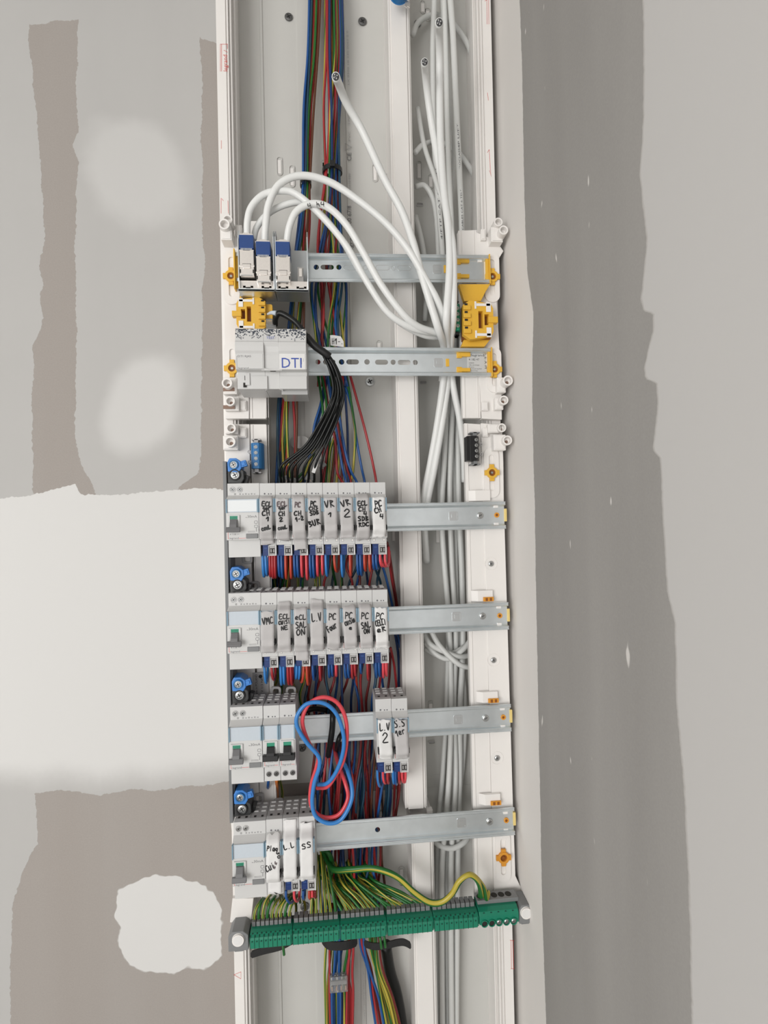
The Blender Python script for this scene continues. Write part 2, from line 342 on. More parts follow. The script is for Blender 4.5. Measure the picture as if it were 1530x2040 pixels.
def back_mask(nt, o, wob, noise):
    X, Z = o[0], o[2]; Xw = mth(nt, 'ADD', X, wob); Zw = mth(nt, 'ADD', Z, wob)
    def right_of(lst): return step(nt, mth(nt, 'SUBTRACT', Xw, fcurve(nt, Z, px2w(lst))))
    def z_at(px, py): return (PZ(px, py, 0)+ZREF)/1000
    def below(py, px=250): return step(nt, mth(nt, 'SUBTRACT', z_at(px, py), Zw))
    zl = [(x*K, y*K) for x, y in [(100, 0), (105, 90), (125, 330), (150, 560), (160, 800), (165, 900), (145, 990), (158, 1050), (145, 1090), (160, 1170), (150, 1210), (122, 1280), (122, 1450), (120, 1650), (125, 1850)]]
    zr = [(x*K, y*K) for x, y in [(288, 0), (288, 70), (283, 300), (288, 480), (268, 540), (288, 600), (278, 730), (285, 800), (280, 900), (285, 1100), (285, 1250), (278, 1450), (285, 1650), (300, 1720), (340, 1790), (370, 1860)]]
    z2 = [(x*K, y*K) for x, y in [(738, 0), (740, 140), (745, 300), (748, 600), (750, 800), (757, 940), (750, 1130), (745, 1300), (742, 1450), (742, 1700), (735, 1750), (660, 1800), (640, 1860)]]
    inv = lambda v: mth(nt, 'SUBTRACT', 1, v)
    b1 = mth(nt, 'MULTIPLY', right_of(zl), inv(right_of(zr)))
    b1 = mth(nt, 'MAXIMUM', b1, right_of(z2))
    # top and bottom limits of the upper bands: curve along x
    def zcurve(lst): 
        pts = []
        for px, py in lst: x, z = P(px, py, 0); pts.append((x/1000, (z+ZREF)/1000))
        return fcurve(nt, X, pts)
    top = zcurve([(-60, 50), (54, 50), (90, 50), (110, 42), (155, 40), (300, 60), (395, 72), (435, 90), (480, 100)])
    bot = zcurve([(-60, 1000), (68, 985), (150, 965), (160, 985), (250, 985), (380, 975), (445, 974), (520, 974)])
    up = mth(nt, 'MULTIPLY', step(nt, mth(nt, 'SUBTRACT', top, Zw)), step(nt, mth(nt, 'SUBTRACT', Zw, bot)))
    b1 = mth(nt, 'MULTIPLY', b1, up)
    low = zcurve([(-60, 1570), (75, 1580), (120, 1572), (200, 1585), (260, 1572), (300, 1577), (370, 1568), (430, 1560), (520, 1550)])
    l_l = right_of([(70, 1500), (70, 1600), (76, 1680), (42, 1740), (26, 1800), (22, 1900), (20, 2060)])
    b2 = mth(nt, 'MULTIPLY', step(nt, mth(nt, 'SUBTRACT', low, Zw)), l_l)
    def ell(px, py, rx, ry, rot=0, k=1, w=.0):
        x, z = P(px, py, 0); s = 1100/785
        dx = mth(nt, 'DIVIDE', mth(nt, 'SUBTRACT', X, x/1000), rx/s/1000); dz = mth(nt, 'DIVIDE', mth(nt, 'SUBTRACT', Z, (z+ZREF)/1000), ry/s/1000)
        if rot: dx = mth(nt, 'ADD', dx, mth(nt, 'MULTIPLY', dz, rot))
        r = mth(nt, 'SQRT', mth(nt, 'ADD', mth(nt, 'POWER', mth(nt, 'ABSOLUTE', dx), 2.6), mth(nt, 'POWER', mth(nt, 'ABSOLUTE', dz), 2.6)))
        return mth(nt, 'ADD', r, mth(nt, 'MULTIPLY', mth(nt, 'SUBTRACT', noise(18, 3), .5), w))
    blob = mth(nt, 'SUBTRACT', 1, ell(337, 1840, 98, 92, .1, w=.9)); blob = step(nt, blob, .03)
    b2 = mth(nt, 'MULTIPLY', b2, inv(blob))
    mask = mth(nt, 'MAXIMUM', b1, b2)
    s1 = sm2(nt, ell(272, 345, 95, 100, .15, w=.7), 1.25, .65); s2 = sm2(nt, ell(285, 805, 72, 98, -.25, w=.5), 1.25, .6)
    wide = mth(nt, 'MULTIPLY', step(nt, mth(nt, 'SUBTRACT', bot, Zw)), mth(nt, 'MULTIPLY', sm2(nt, mth(nt, 'SUBTRACT', Zw, low), -.004, .045), 1))
    soft = mth(nt, 'MAXIMUM', mth(nt, 'MAXIMUM', mth(nt, 'MULTIPLY', s1, .42), mth(nt, 'MULTIPLY', s2, .62)), mth(nt, 'MAXIMUM', blob, wide))
    return mask, soft
XTL = sum(PX(x, y, 60) for x, y in ((434.5, 0), (462.7, 1895), (447, 1000)))/3-0
XTR = sum(PX(x, y, 60) for x, y in ((975, 0), (1023.5, 1850)))/2
XW = XTR+8.5
def PS(px, py): v = ray(px, py); t = XW/v.x; return (DCAM-v.y*t, v.z*t)
def right_mask(nt, o, wob, noise):
    Y, Z = mth(nt, 'MULTIPLY', o[1], -1), o[2]; Yw = mth(nt, 'ADD', Y, wob)
    def cv(lst):
        pts = []
        for px, py in lst: d, z = PS(px, py); pts.append(((z+ZREF)/1000, d/1000))
        return fcurve(nt, Z, pts)
    l = cv([(1034, -80), (1035, 0), (1040, 150), (1045, 400), (1050, 540), (1058, 590), (1062, 620), (1060, 800), (1065, 1000), (1070, 1300), (1080, 1800), (1090, 2100)])
    r = cv([(1282, -60), (1283, 232), (1275, 345), (1289, 480), (1278, 593), (1283, 618), (1302, 624), (1302, 657), (1283, 733), (1286, 755), (1308, 762), (1310, 810), (1302, 895), (1316, 912), (1324, 1080), (1330, 1180), (1345, 1240), (1350, 1400), (1365, 1600), (1375, 1800), (1380, 2100)])
    a = step(nt, mth(nt, 'SUBTRACT', mth(nt, 'ADD', Y, mth(nt, 'MULTIPLY', wob, .45)), l), .0014); b = step(nt, mth(nt, 'SUBTRACT', mth(nt, 'ADD', Y, mth(nt, 'MULTIPLY', wob, .4)), r), .003)
    mask = mth(nt, 'MULTIPLY', a, mth(nt, 'SUBTRACT', 1, b))
    # small smears of compound on the bare board
    v = nt.nodes.new('ShaderNodeMapping'); v.inputs['Scale'].default_value = (1, 2.2, .9)
    tc = nt.nodes.new('ShaderNodeTexCoord'); nt.links.new(tc.outputs['Object'], v.inputs[0])
    sp = sm2(nt, noise(26, 2, v.outputs[0]), .72, .765)
    mask = mth(nt, 'MULTIPLY', mask, mth(nt, 'SUBTRACT', 1, mth(nt, 'MULTIPLY', sp, .8)))
    return mask, b
def flatwall(name, pts, mt):
    me = bpy.data.meshes.new(name); me.from_pydata(pts, [], [[0, 1, 2, 3], [7, 6, 5, 4], [0, 4, 5, 1], [1, 5, 6, 2], [2, 6, 7, 3], [3, 7, 4, 0]]); me.materials.append(mt)
    o = bpy.data.objects.new(name, me); COL.objects.link(o); return struct(o)
TAN = (.345, .312, .288); COMP = (.475, .468, .458); COMP2 = (.67, .665, .655)
def slab(name, x0, x1, y0, y1, z0, z1, mt):
    return flatwall(name, [(x0, y0, z0), (x1, y0, z0), (x1, y1, z0), (x0, y1, z0), (x0, y0, z1), (x1, y0, z1), (x1, y1, z1), (x0, y1, z1)][:4]+[(x0, y0, z1), (x1, y0, z1), (x1, y1, z1), (x0, y1, z1)], mt)
slab('wall_back', -2.4, XW/1000, 0, .08, 0, 2.5, wallmat('plasterboard_back', 0, back_mask, TAN, COMP, COMP2))
slab('wall_right', XW/1000, XW/1000+.08, -3.2, .08, 0, 2.5, wallmat('plasterboard_right', 1, right_mask, (.29, .28, .268), (.76, .735, .71), (.56, .55, .54)))
slab('floor', -2.4, XW/1000+.08, -3.2, .08, -.05, 0, mat('concrete_floor', (.52, .51, .49), .8, noise=.15, bump=.4, scale=12))
slab('ceiling', -2.4, XW/1000+.08, -3.2, .08, 2.5, 2.55, mat('ceiling_board', (.62, .61, .59), .9, noise=.03))
slab('wall_left', -2.48, -2.4, -3.2, .08, 0, 2.5, mat('plasterboard_left', (.50, .485, .465), .85, noise=.04, scale=6))
# ------------------------------------------------------------ cable trunking (two lengths, one above the other)
ZJ0, ZJ1 = PZ(650, 1557, 3), PZ(650, 1582, 3)          # open joint between the lengths
ZP0, ZP1 = PZ(825, 1611, 60), PZ(838, 1617, 50)
XD0 = sum(PX(x, y, 60) for x, y in ((779, 0), (803, 1560), (791, 1000)))/3
XD1 = XD0+29.5
def slot(m_, x, z, w_=7, h=26):
    m_.ring(x, z, 1, .8, 3, 3.1) if 0 else None
def trunking(z0, z1, label, dz0, dz1, dx=0.0, prints=()):
    t = thing('cable_trunking', label, 'trunking', (XTL, 0, z0), 'white cable trunking lengths' if 0 else None)
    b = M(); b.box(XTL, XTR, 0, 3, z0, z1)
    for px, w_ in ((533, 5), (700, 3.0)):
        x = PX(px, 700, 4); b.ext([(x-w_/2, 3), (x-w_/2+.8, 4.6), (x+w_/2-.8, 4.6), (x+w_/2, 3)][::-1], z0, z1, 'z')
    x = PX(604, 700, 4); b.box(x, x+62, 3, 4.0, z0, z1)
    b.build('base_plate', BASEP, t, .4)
    for s, nm in ((1, 'side_profile'), (-1, 'side_profile')):
        e = XTL if s == 1 else XTR
        pr = [(0, 0), (0, 60), (12, 60), (12, 57.6), (13.2, 57.6), (13.2, 59.4), (15.2, 59.4), (15.2, 54), (16.6, 54), (16.6, 56), (18.6, 56), (18.6, 44), (20.4, 44), (20.4, 46), (22, 46), (22, 36), (20, 36), (20, 3), (17, 3), (17, 34), (8, 40), (8, 3), (5.5, 3), (5.5, 0)]
        q = M(); q.ext([(e+s*x, d) for x, d in pr], z0, z1, 'z'); q.build(nm, WHITE, t, .35)
    # partition: two flanges and a front cover with stepped edges
    q = M(); a, c = XD0+dx, XD1+dx
    q.ext([(a, 3), (a, 55), (a-.1, 55), (a-.1, 58), (a+2, 58), (a+2, 57), (a+4, 57), (a+4, 60.5), (c-5.5, 60.5), (c-5.5, 58), (c-4, 58), (c-4, 59.6), (c-2.2, 59.6), (c-2.2, 57), (c, 57), (c, 3), (c-2, 3), (c-2, 52), (a+2, 52), (a+2, 3)], dz0, dz1, 'z')
    q.build('partition', WHITE, t, .3)
    return t
TU = trunking(ZJ0, 1248, 'long upper length of white cable trunking behind the rails and breakers', ZP0, 1248)
TL = trunking(-1249, ZJ1, 'lower length of white cable trunking below the joint and behind the green bar', -1249, ZP1, 7.5)
q = M(); q.box(XD1+8, XTR-23, .2, 2.4, ZJ1, ZJ0); q.build('joint_plate', BASEP, TL)
q = M(); q.box(XD0+8.5, XD1+6.5, 4, 58, ZP1-2.5, ZP1-.5); q.build('partition_end_cap', WHITE, TL, .4)
q = M(); q.box(XD1-1, XD1+7, 50, 59, ZP1-1, ZP1+6); q.build('partition_clip', WHITE, TL, .4)
# knock-out slots and oval holes of the base
def basemark(px, py, h=26, w_=6.5, dark=False, t=TU, d=3):
    x, z = P(px, py, d); q = M()
    def rr(wi, hi): return rrect(x, z, wi, hi, min(wi, hi)/2.05, 5)
    q.plate(rr(w_+1.6, h+1.6), [rr(w_, h)][0:1], d, d+1.5)
    q.build('slot_rim', BASEP, t, .2)
    if dark: q = M(); q.plate(rr(w_, h), [], d, d+.15); q.build('slot_hole', DGREY, t)
    else: q = M(); q.box(x-w_/2+.8, x+w_/2-.8, d, d+1.0, z-h/2+2, z+h/2-3.5); q.build('slot_tongue', WHITE, t, .3)
for a in ((557, 332, 25), (582, 352, 30), (747, 345, 25), (773, 362, 22), (646, 335, 22), (835, 340, 26), (858, 362, 20), (842, 15, 18), (852, 30, 18), (755, 690, 16), (872, 1065, 26), (785, 1062, 26), (790, 1440, 20), (858, 1405, 12)): basemark(a[0], a[1], a[2], t=TU)
for a in ((700, 1600, 22), (757, 1600, 22), (800, 1745, 26), (890, 1735, 40), (760, 1800, 20)): basemark(a[0], a[1], a[2], t=TL)
for px, py in ((836, 408), (843, 762), (860, 1478)): basemark(px, py, 4, 9, True)
q = M(); x, z = P(597, 881, 20); q.plate(rrect(x, z, 26, 17, 8.2, 6), [], 19, 21); q.build('retaining_flap', BASEP, TU, .3)
q = M(); x0, z = P(618, 884, 20); q.box(x0-8, x0-4, 3, 20, z-4, z+4); q.build('flap_post', BASEP, TU, .3)
# fixing screws in the base
for i, (px, py, r, nm) in enumerate(((575, 33, 5.6, 0), (722, 42, 6, 0), (737, 760, 6.5, 0), (851, 1117, 4, 0), (602, 1490, 5.5, 0), (607, 1807, 6, 1), (832, 46, 5, 0))):
    x, z = P(px, py, 5); s = screw_m(x, z, 5, r); s.build('fixing_screw', [DSTEEL if i not in (2,) else STEEL, BLACK], TL if nm else TU)
# printing on the base and the red printing on the protective film
q = M()
x, z = P(700, 500, 5); print_text(q, 'legrand', x+2, 5.05, PZ(700, 505, 5), 8.5, width=34, rot=math.pi/2)
print_text(q, '100 67/8', x+1, 5.05, PZ(700, 452, 5), 8.5, width=30, rot=math.pi/2)
print_text(q, 'CE', PX(697, 320, 5)+2, 5.05, PZ(697, 321, 5), 8.5, width=12, rot=math.pi/2)
q.build('base_print', GPRINT, TU)
q = M()
for i, (a, b) in enumerate(((395, 345), (282, 262), (248, 220), (170, 60))): print_text(q, ('0 1001010 030', 'PVC', '2 PVC 06', 'LX 0300 1B 230 0060 0 0')[i], PX(697-i, a, 5)+1.5, 5.05, PZ(697, a, 5), 3.6, width=(a-b)/1.41, rot=math.pi/2)
x, z = P(694, 293, 5)
tri = [(x-4.5, z-5), (x+4.5, z), (x-4.5, z+5)]
for i in range(3): q.ribbon([tri[i], tri[(i+1) % 3]], .7, lambda a, b: 5.0, .08)
q.build('small_print', LPRINT, TU)
q = M(); print_text(q, '1530 / PM302 CE2A - FX', PX(729, 1990, 4), 4.1, PZ(729, 2030, 4), 3.8, width=70, rot=math.pi/2); q.build('small_print', LPRINT, TL)
def redmark(t, pts_px, d=60.05, w_=.7, body=None):
    q = M()
    for l in pts_px: q.ribbon([P(a, b, d) for a, b in l], w_, lambda a, b: d, .06)
    if body:
        bx, by, hh, wd = body[1:]
        x, z = P(bx, by, d); print_text(q, body[0], x, d+.05, z, hh, width=wd, rot=math.pi/2)
    q.build('red_print', RED, t)
redmark(TU, [[(439, 88), (439, 142)], [(441.5, 88), (441.5, 142)], [(439, 88), (453, 88), (453, 97)], [(446, 100), (453, 104)]], body=('legrand', 453, 143, 7.5, 22))
redmark(TU, [[(441, 280), (441, 296)], [(440.5, 395), (440.5, 425)], [(442, 396), (445, 400)], [(454, 400), (455, 425)]])
redmark(TU, [[(970, 0), (970.5, 48)], [(973.5, 0), (974, 48)], [(966, 2), (970, 0)], [(971, 185), (973, 200)], [(974.5, 298), (977, 340)], [(974.5, 298), (971, 304)], [(977, 340), (979, 352), (975, 340)]])
redmark(TL, [[(466, 1942), (480, 1936), (480, 1950), (466, 1942)]])
redmark(TL, [[(1018, 1874), (1019, 1930)], [(1022, 1874), (1023, 1930)], [(1016, 1873), (1024, 1874)], [(1018, 1930), (1025, 1930)]])

# ------------------------------------------------------------ white rail supports on both sides
def outline_px(pts, d): return [P(a, b, d) for a, b in pts]
def peg(t, px, py, r, base_px, d0=72, d1=98, hole=None, sq=0):
    """hollow screw post standing out of the support, with its web"""
    x, z = P(px, py, d1); s = 1100/(DCAM-d1); rr = r/s
    q = M(); q.ring(x, z, rr, rr*.70, d0, d1, 24, sq); 
    q.cyl(x, z, rr*.72, d0, d1-7, 20); q.build('screw_post', WHITE, t, .25)
    if hole: q = M(); q.cyl(x+rr*.1, z-rr*.2, rr*.34, d1-7, d1-6.8, 12); q.build('post_hole', BROWNH, t)
def pegblock(t, x0, y0, x1, y1, d0=66, d1=88):
    a, b = P(x0, y0, d1), P(x1, y1, d1); q = M(); q.box(a[0], b[0], d0, d1, b[1], a[1]); q.box(a[0]+1.2, b[0]-1.2, d1, d1+1, b[1]+1.2, a[1]-1.2); return q
def fastener_slot(t, px, py, h=62, col=YEL, yel=True, tilt=0, half=0, d=73):
    """raised rounded frame with a quarter-turn fastener in its slot"""
    x, z = P(px, py, d); q = M(); q.plate(rrect(x, z, 20, h, 9.5, 6), [rrect(x, z, 6.5, h*.72, 3.2, 5), ], d-1, d+1.2); q.build('slot_frame', WHITE, t, .4)
    q = M(); q.plate(rrect(x, z, 6.4, h*.72, 3.1, 5), [], d-3, d-2.2); q.build('slot_back', BASEP, t)
    if yel:
        f = thing('quarter_turn_fastener', '', 'fastener', (x, d+1.2, z))
        q = M(); q.ring(x, z, 7.6, 4.4, d+.8, d+4.6, 24); q.box(x+6, x+10, d+.8, d+4.2, z-3.4, z+3.4); q.box(x-10, x-6, d+.8, d+4.2, z-3.4, z+3.4); q.box(x-3, x+3, d+.8, d+3.8, z-11, z-6.5); q.box(x-3, x+3, d+.8, d+3.8, z+6.5, z+11)
        q.build('wing_ring', col, f, .4); q = M(); q.cyl(x, z, 4.5, d-.5, d+2, 16); q.build('recess', AMB, f)
        q = M(); q.cyl(x, z, 2.4, d+2, d+3.2, 14, 1.6); q.build('screw_head', STEEL if not half else AMB, f); return f
def support(label, side, ytop, ybot, plate_px, inner_px, posts, extra=()):
    x, z = P(plate_px[0][0], (ytop+ybot)/2, 66)
    t = thing('rail_support', label, 'support', (x, 60.5, z))
    q = M(); q.plate(outline_px(plate_px, 72), [], 60.5, 72); q.build('side_plate', WHITE, t, .5)
    q = M(); q.plate(outline_px(inner_px, 70), [], 60.5, 70)
    q.build('inner_strip', WHITE, t, .5)
    xa = sorted(p[0] for p in outline_px(inner_px, 70)); za = sorted(p[1] for p in outline_px(inner_px, 70))
    q = M(); wx = xa[-1]-xa[0]
    for k in (.12, .82, .92): q.box(xa[0]+wx*k, xa[0]+wx*k+.7, 70, 71, za[0]+1, za[-1]-1)
    q.build('strip_rib', WHITE, t, .2)
    for p in posts: peg(t, *p)
    return t
# upper left
SUL = support('white plastic rail support left of the blue network plugs, with two hollow posts on top', -1, 430, 835,
    [(447, 520), (447, 640), (449, 834), (496, 834), (496, 560), (482, 500), (475, 470), (455, 470), (447, 490)], [(496, 440), (530, 440), (530, 834), (497, 834)],
    [(453, 437, 9.5, 0, 72, 92), (446.5, 446, 10.5, 0, 72, 100), (452, 763, 10, 0, 66, 96, 1), (458, 799, 9.5, 0, 66, 92, 1)])
for b in ((440, 458, 462, 478, 66, 92), (444, 752, 472, 785, 66, 84), (448, 790, 476, 818, 66, 82), (470, 448, 482, 470, 66, 76), (477, 798, 491, 818, 66, 76)): pegblock(SUL, *b).build('post_web', WHITE, SUL, .6)
for y in (776, 811): q = M(); x, z = P(456, y, 85); q.box(x-7, x+7, 84, 85.6, z-2.2, z+2.2); q.build('web_slot', BROWNH, SUL)
fl1 = fastener_slot(SUL, 461, 552, 70); fl2 = fastener_slot(SUL, 463, 735, 70)
# upper right
SUR = support('white plastic rail support right of the yellow terminal holder, with posts at its outer edge', 1, 455, 835,
    [(948, 462), (990, 480), (1003, 500), (985, 530), (992, 640), (999, 760), (1000, 836), (960, 834), (952, 700)], [(913, 459), (950, 458), (958, 833), (922, 833)],
    [(993, 442, 9, 0, 72, 92), (1003.5, 458, 9.5, 0, 72, 98), (1012, 758, 10.5, 0, 66, 98, 1), (1004, 797, 9.5, 0, 66, 92, 1)])
for b in ((978, 452, 1002, 482, 66, 86), (990, 752, 1008, 782, 66, 84), (986, 792, 1003, 816, 66, 82), (958, 456, 968, 478, 66, 77), (960, 800, 973, 818, 66, 77)): pegblock(SUR, *b).build('post_web', WHITE, SUR, .6)
fr1 = fastener_slot(SUR, 980, 553, 66); fr2 = fastener_slot(SUR, 984, 737, 60)
# lower left
SLL = support('white plastic rail support behind the left edges of the breakers, carrying the blue screw block', -1, 845, 1790,
    [(449, 845), (497, 845), (500, 1100), (510, 1400), (522, 1775), (500, 1795), (474, 1795), (460, 1640)], [(498, 845), (530, 845), (540, 1200), (556, 1790), (524, 1790)],
    [(460, 853, 9.5, 0, 66, 92, 1), (458, 880, 10.5, 0, 66, 96, 1)])
for b in ((448, 845, 474, 864, 66, 83), (444, 868, 474, 896, 66, 86), (478, 852, 491, 872, 66, 77)): pegblock(SLL, *b).build('post_web', WHITE, SLL, .6)
q = M(); a = P(503, 1340, 72); q.box(a[0], a[0]+20, 70, 73, PZ(505, 1392, 73), a[1]); q.build('grey_marking_plate', DGREY, SLL, .3, label='grey plate with dark printing')
q = M(); print_text(q, 'Made in POLAND', a[0]+6, 73.1, PZ(505, 1388, 73), 4, width=28, rot=math.pi/2); print_text(q, 'V 1/3 NF', a[0]+13, 73.1, PZ(505, 1380, 73), 4, width=18, rot=math.pi/2); q.cyl(a[0]+10, a[1]-5, 2.4, 73, 73.2, 8); q.build('plate_print', HOLE, SLL)
# small clip eyes between the rows
for px, py in ((493, 1113), (508, 1168), (516, 1590), (472, 1150), (550, 1377), (580, 1377), (556, 1600)):
    x, z = P(px, py, 73); q = M(); q.ring(x, z, 6.5, 3.6, 72, 75.5, 18, 4); q.build('clip_eye', DGREY, SLL, .3)
# arm of the support down to the left cap of the earth bar
q = M(); q.plate(outline_px([(463, 1790), (505, 1790), (500, 1838), (458, 1838)], 80), [], 74, 80); q.build('bar_arm', WHITE, SLL, .5)
# lower right
SLR = support('long white plastic rail support down the right side with small round screws', 1, 845, 1790,
    [(958, 843), (1000, 846), (1003, 920), (1004, 1000), (1013, 1300), (1022, 1600), (1027, 1745), (1056, 1808), (985, 1822), (975, 1400)], [(925, 843), (957, 845), (975, 1300), (990, 1822), (948, 1826), (935, 1300)],
    [(1000, 852, 9, 0, 66, 90, 1), (1011, 877, 10, 0, 66, 96, 1)])
for b in ((972, 845, 1000, 862, 66, 83), (983, 866, 1008, 897, 66, 86), (961, 852, 973, 870, 66, 77)): pegblock(SLR, *b).build('post_web', WHITE, SLR, .6)
fr3 = fastener_slot(SLR, 979, 942, 66); fr4 = fastener_slot(SLR, 1002, 1706, 66, ORA, True, 0, 1)
for px, py in ((978, 1123), (983, 1315), (990, 1510)):
    x, z = P(px, py, 72); q = M(); q.ring(x, z, 8.5, 7.9, 72, 72.5, 24); q.build('screw_boss', WHITE, SLR); screw_m(x, z, 73.2, 3.6).build('small_screw', [STEEL, DSTEEL], SLR)
for py, pxx in ((1000, 960), (1200, 965), (1402, 975), (1606, 980)):
    x, z = P(pxx-10, py-2, 76); q = M(); q.ext([(x-10, 72), (x-2, 77), (x+18, 77), (x+18, 72)][::-1], z, z+14, 'z'); q.build('rail_shoulder', WHITE, SLR, .4)
    if py > 1100: q = M(); x, z = P(pxx+8, py-6, 78); q.box(x-7, x+7, 77, 79, z-2.6, z+3); q.build('orange_latch', ORA, SLR, .4, label='orange latch'); q = M(); q.box(x-4, x-1, 79, 79.4, z-1.8, z+2); q.box(x+1.5, x+4.5, 79, 79.4, z-1.8, z+2); q.build('latch_recess', AMB, SLR)
fl1['label'] = 'yellow fastener at the left end of the topmost rail'; fl2['label'] = 'yellow fastener half hidden at the left end of the second rail beside the tester module'
fr1['label'] = 'yellow fastener at the right end of the topmost rail'; fr2['label'] = 'yellow fastener at the right end of the second rail'
fr3['label'] = 'yellow winged ring fastener with a screw, above the right end of the third rail'; fr4['label'] = 'orange ring fastener low on the right, above the earth bar end'

# ------------------------------------------------------------ mounting rails
def rail(label, L, Rr, holes=(), marks=(), end='tab', htop=None, d=72.5, width=35):
    """L, Rr: ((px, ytop), ybottom) of the lips at both ends"""
    dl = d+7.5
    a = P(*L[0], dl); a2 = P(L[0][0], L[1], dl); b = P(*Rr[0], dl); b2 = P(Rr[0][0], Rr[1], dl)
    zc0, zc1 = (a[1]+a2[1])/2, (b[1]+b2[1])/2; x0, x1 = a[0], b[0]; ln = math.hypot(x1-x0, zc1-zc0); ang = math.atan2(zc1-zc0, x1-x0)
    hw = ((a[1]-a2[1])+(b[1]-b2[1]))/4
    t = thing('mounting_rail', label, 'rail', (x0, d, zc0)); t['_o'] = (0., 0., 0.)
    t.rotation_euler = (0, -ang, 0); t.location = W(x0, d, zc0)
    def lx(px, py): x, z = P(px, py, d); return ((x-x0)*math.cos(ang)+(z-zc0)*math.sin(ang), -(x-x0)*math.sin(ang)+(z-zc0)*math.cos(ang))
    hs = []
    for h in holes:
        u, v = lx(h[0], h[1]); hs.append(circ(u, v, h[2]/1.54, 16) if len(h) == 3 else rrect(u, v, h[2]/1.54, h[3]/1.54, h[3]/3.1, 4))
    q = M(); wi = hw-4; q.plate([(0, -wi), (ln, -wi), (ln, wi), (0, wi)], hs, 0, 1.0); q.build('web', ZINC, t)
    for s in (1, -1):
        q = M(); q.ext([(s*wi, 0), (s*(wi-2.8), 1), (s*(wi-1.3), 2.3), (s*(wi-1), 6.6), (s*(wi-.5), 7.3), (s*wi, 7.6), (s*(wi+.8), 6.9), (s*(hw-1.6), 6.9), (s*(hw-1), 7.8), (s*(hw-.3), 7.8), (s*hw, 7.2), (s*hw, 5.8), (s*wi, 5.8)], 0, ln, 'x'); q.build('lip', ZINC, t, .2)
    for mk in marks:
        u, v = lx(mk[1], mk[2]); k = mk[0]
        if k == 'emb':   # embossed square tab
            q = M(); q.plate(rrect(u, v, 12, 12, 2, 3), [rrect(u, v, 9.6, 9.6, 1, 3)], 1, 1.5); q.box(u-2.6, u+4.5, 1, 1.6, v-2.4, v+2.4); q.box(u-5, u+5, 1, 1.2, v-5, v+5); q.build('embossed_tab', ZINCD, t, .25)
        elif k == 'screw': screw_m(u, v, 2, 4.4, False).build('rail_screw', [STEEL, DSTEEL], t)
        elif k == 'ring': 
            q = M(); q.ring(u, v, 3.4, 1.7, 1, 2.4, 18); q.build('fixing_eye', ORA, t, .2); q = M(); q.cyl(u, v, 1.8, .9, 1.4, 12); q.build('eye_recess', AMB, t)
        elif k == 'white': q = M(); q.box(u-3, u+3, 1, 2.8, v-1.8, v+1.8); q.build('white_clip', WHITE, t, .3)
        elif k == 'yel': q = M(); q.box(u-2.2, u+2.2, 1, 2.2, v-5, v+5); q.build('yellow_insert', YEL, t, .3)
        elif k == 'yclip': q = M(); q.box(u-8, u+8, 1, 4, v-2.4, v+2.4); q.box(u-10, u-3, 1, 3, v-4, v+4); q.build('yellow_clip', YEL, t, .5)
        elif k == 'emboss_slot': q = M(); q.plate(rrect(u, v, mk[3]/1.54, mk[4]/1.54, mk[4]/3.2, 4), [rrect(u, v, mk[3]/1.54-1.4, mk[4]/1.54-1.4, mk[4]/3.2-.6, 4)], 1, 1.25); q.build('slot_outline', ZINCD, t)
    if end == 'tab':
        q = M(); q.box(ln-.3, ln+3.2, -1, 2.5, -hw*.47, hw*.47); q.build('yellow_tab', mat('pale_yellow_tab', (.78, .60, .22), .45) if 'pale_yellow_tab' not in MATS else MATS['pale_yellow_tab'], t, .4)
    else:
        q = M(); q.box(ln-4, ln, -2, 6.4, -wi+.6, wi-.6); q.box(ln, ln+1.6, -2, 8.6, -hw-1, hw+1); q.build('yellow_end_clip', YEL, t, .5)
    return t, ln, hw, wi, lx
r1 = rail('topmost steel rail with a row of holes, behind the looping white cables', ((470, 503), 559), ((974, 506.7), 564.5),
     [(630, 533, 5.2), (652, 533, 26, 9.5), (675, 533, 5.2)], [('emboss_slot', 697, 534, 26, 10), ('emboss_slot', 762, 534, 28, 11), ('emboss_slot', 805, 535, 28, 11), ('emboss_slot', 728, 534, 10, 10), ('emboss_slot', 783, 535, 10, 10), ('emb', 871, 537), ('yel', 887, 537), ('yclip', 922, 522), ('yclip', 922, 552), ('white', 955, 521)], 'yel')
r2 = rail('second steel rail from the top with a printed label at its right end', ((470, 690), 748), ((978, 693), 749),
     [(633.5, 721.5, 5), (656, 721.5, 24, 10), (680.5, 721.5, 5.5), (702.5, 721.5, 25, 10), (731, 721.5, 5.5), (760, 722, 26, 10), (783, 722, 5.2), (805, 722.5, 26, 10), (827, 722.5, 5.2)],
     [('emb', 873, 723), ('yel', 891, 723), ('yclip', 924, 708), ('yclip', 924, 738)], 'yel')
t, ln, hw, wi, lx = r2
a = lx(930, 703); b = lx(969, 742); q = M(); q.box(a[0], b[0], 1, 1.5, b[1], a[1]); q.build('type_label', mat('label_film_grey', (.56, .57, .57), .45), t)
q = M(); lw = b[0]-a[0]
for i, (s, h, wd) in enumerate((('legrand', 4.6, 17), ('4 182 47', 3.8, 14), ('LEGRAND', 1.9, 7), ('128 av de Limoges', 1.9, 14), ('France', 1.9, 7), ('TEL +33 555 06 87 87', 1.9, 17), ('www', 1.7, 12))):
    print_text(q, s, a[0]+(5.5 if i == 0 else 2), 1.58, a[1]-5-[0, 5.4, 9.4, 12, 14.6, 17.2, 19.6][i], h, width=wd)
print_text(q, 'CE X H', a[0]+lw-2.5, 1.58, a[1]-1, 5, width=20, rot=-math.pi/2); q.build('label_print', HOLE, t)
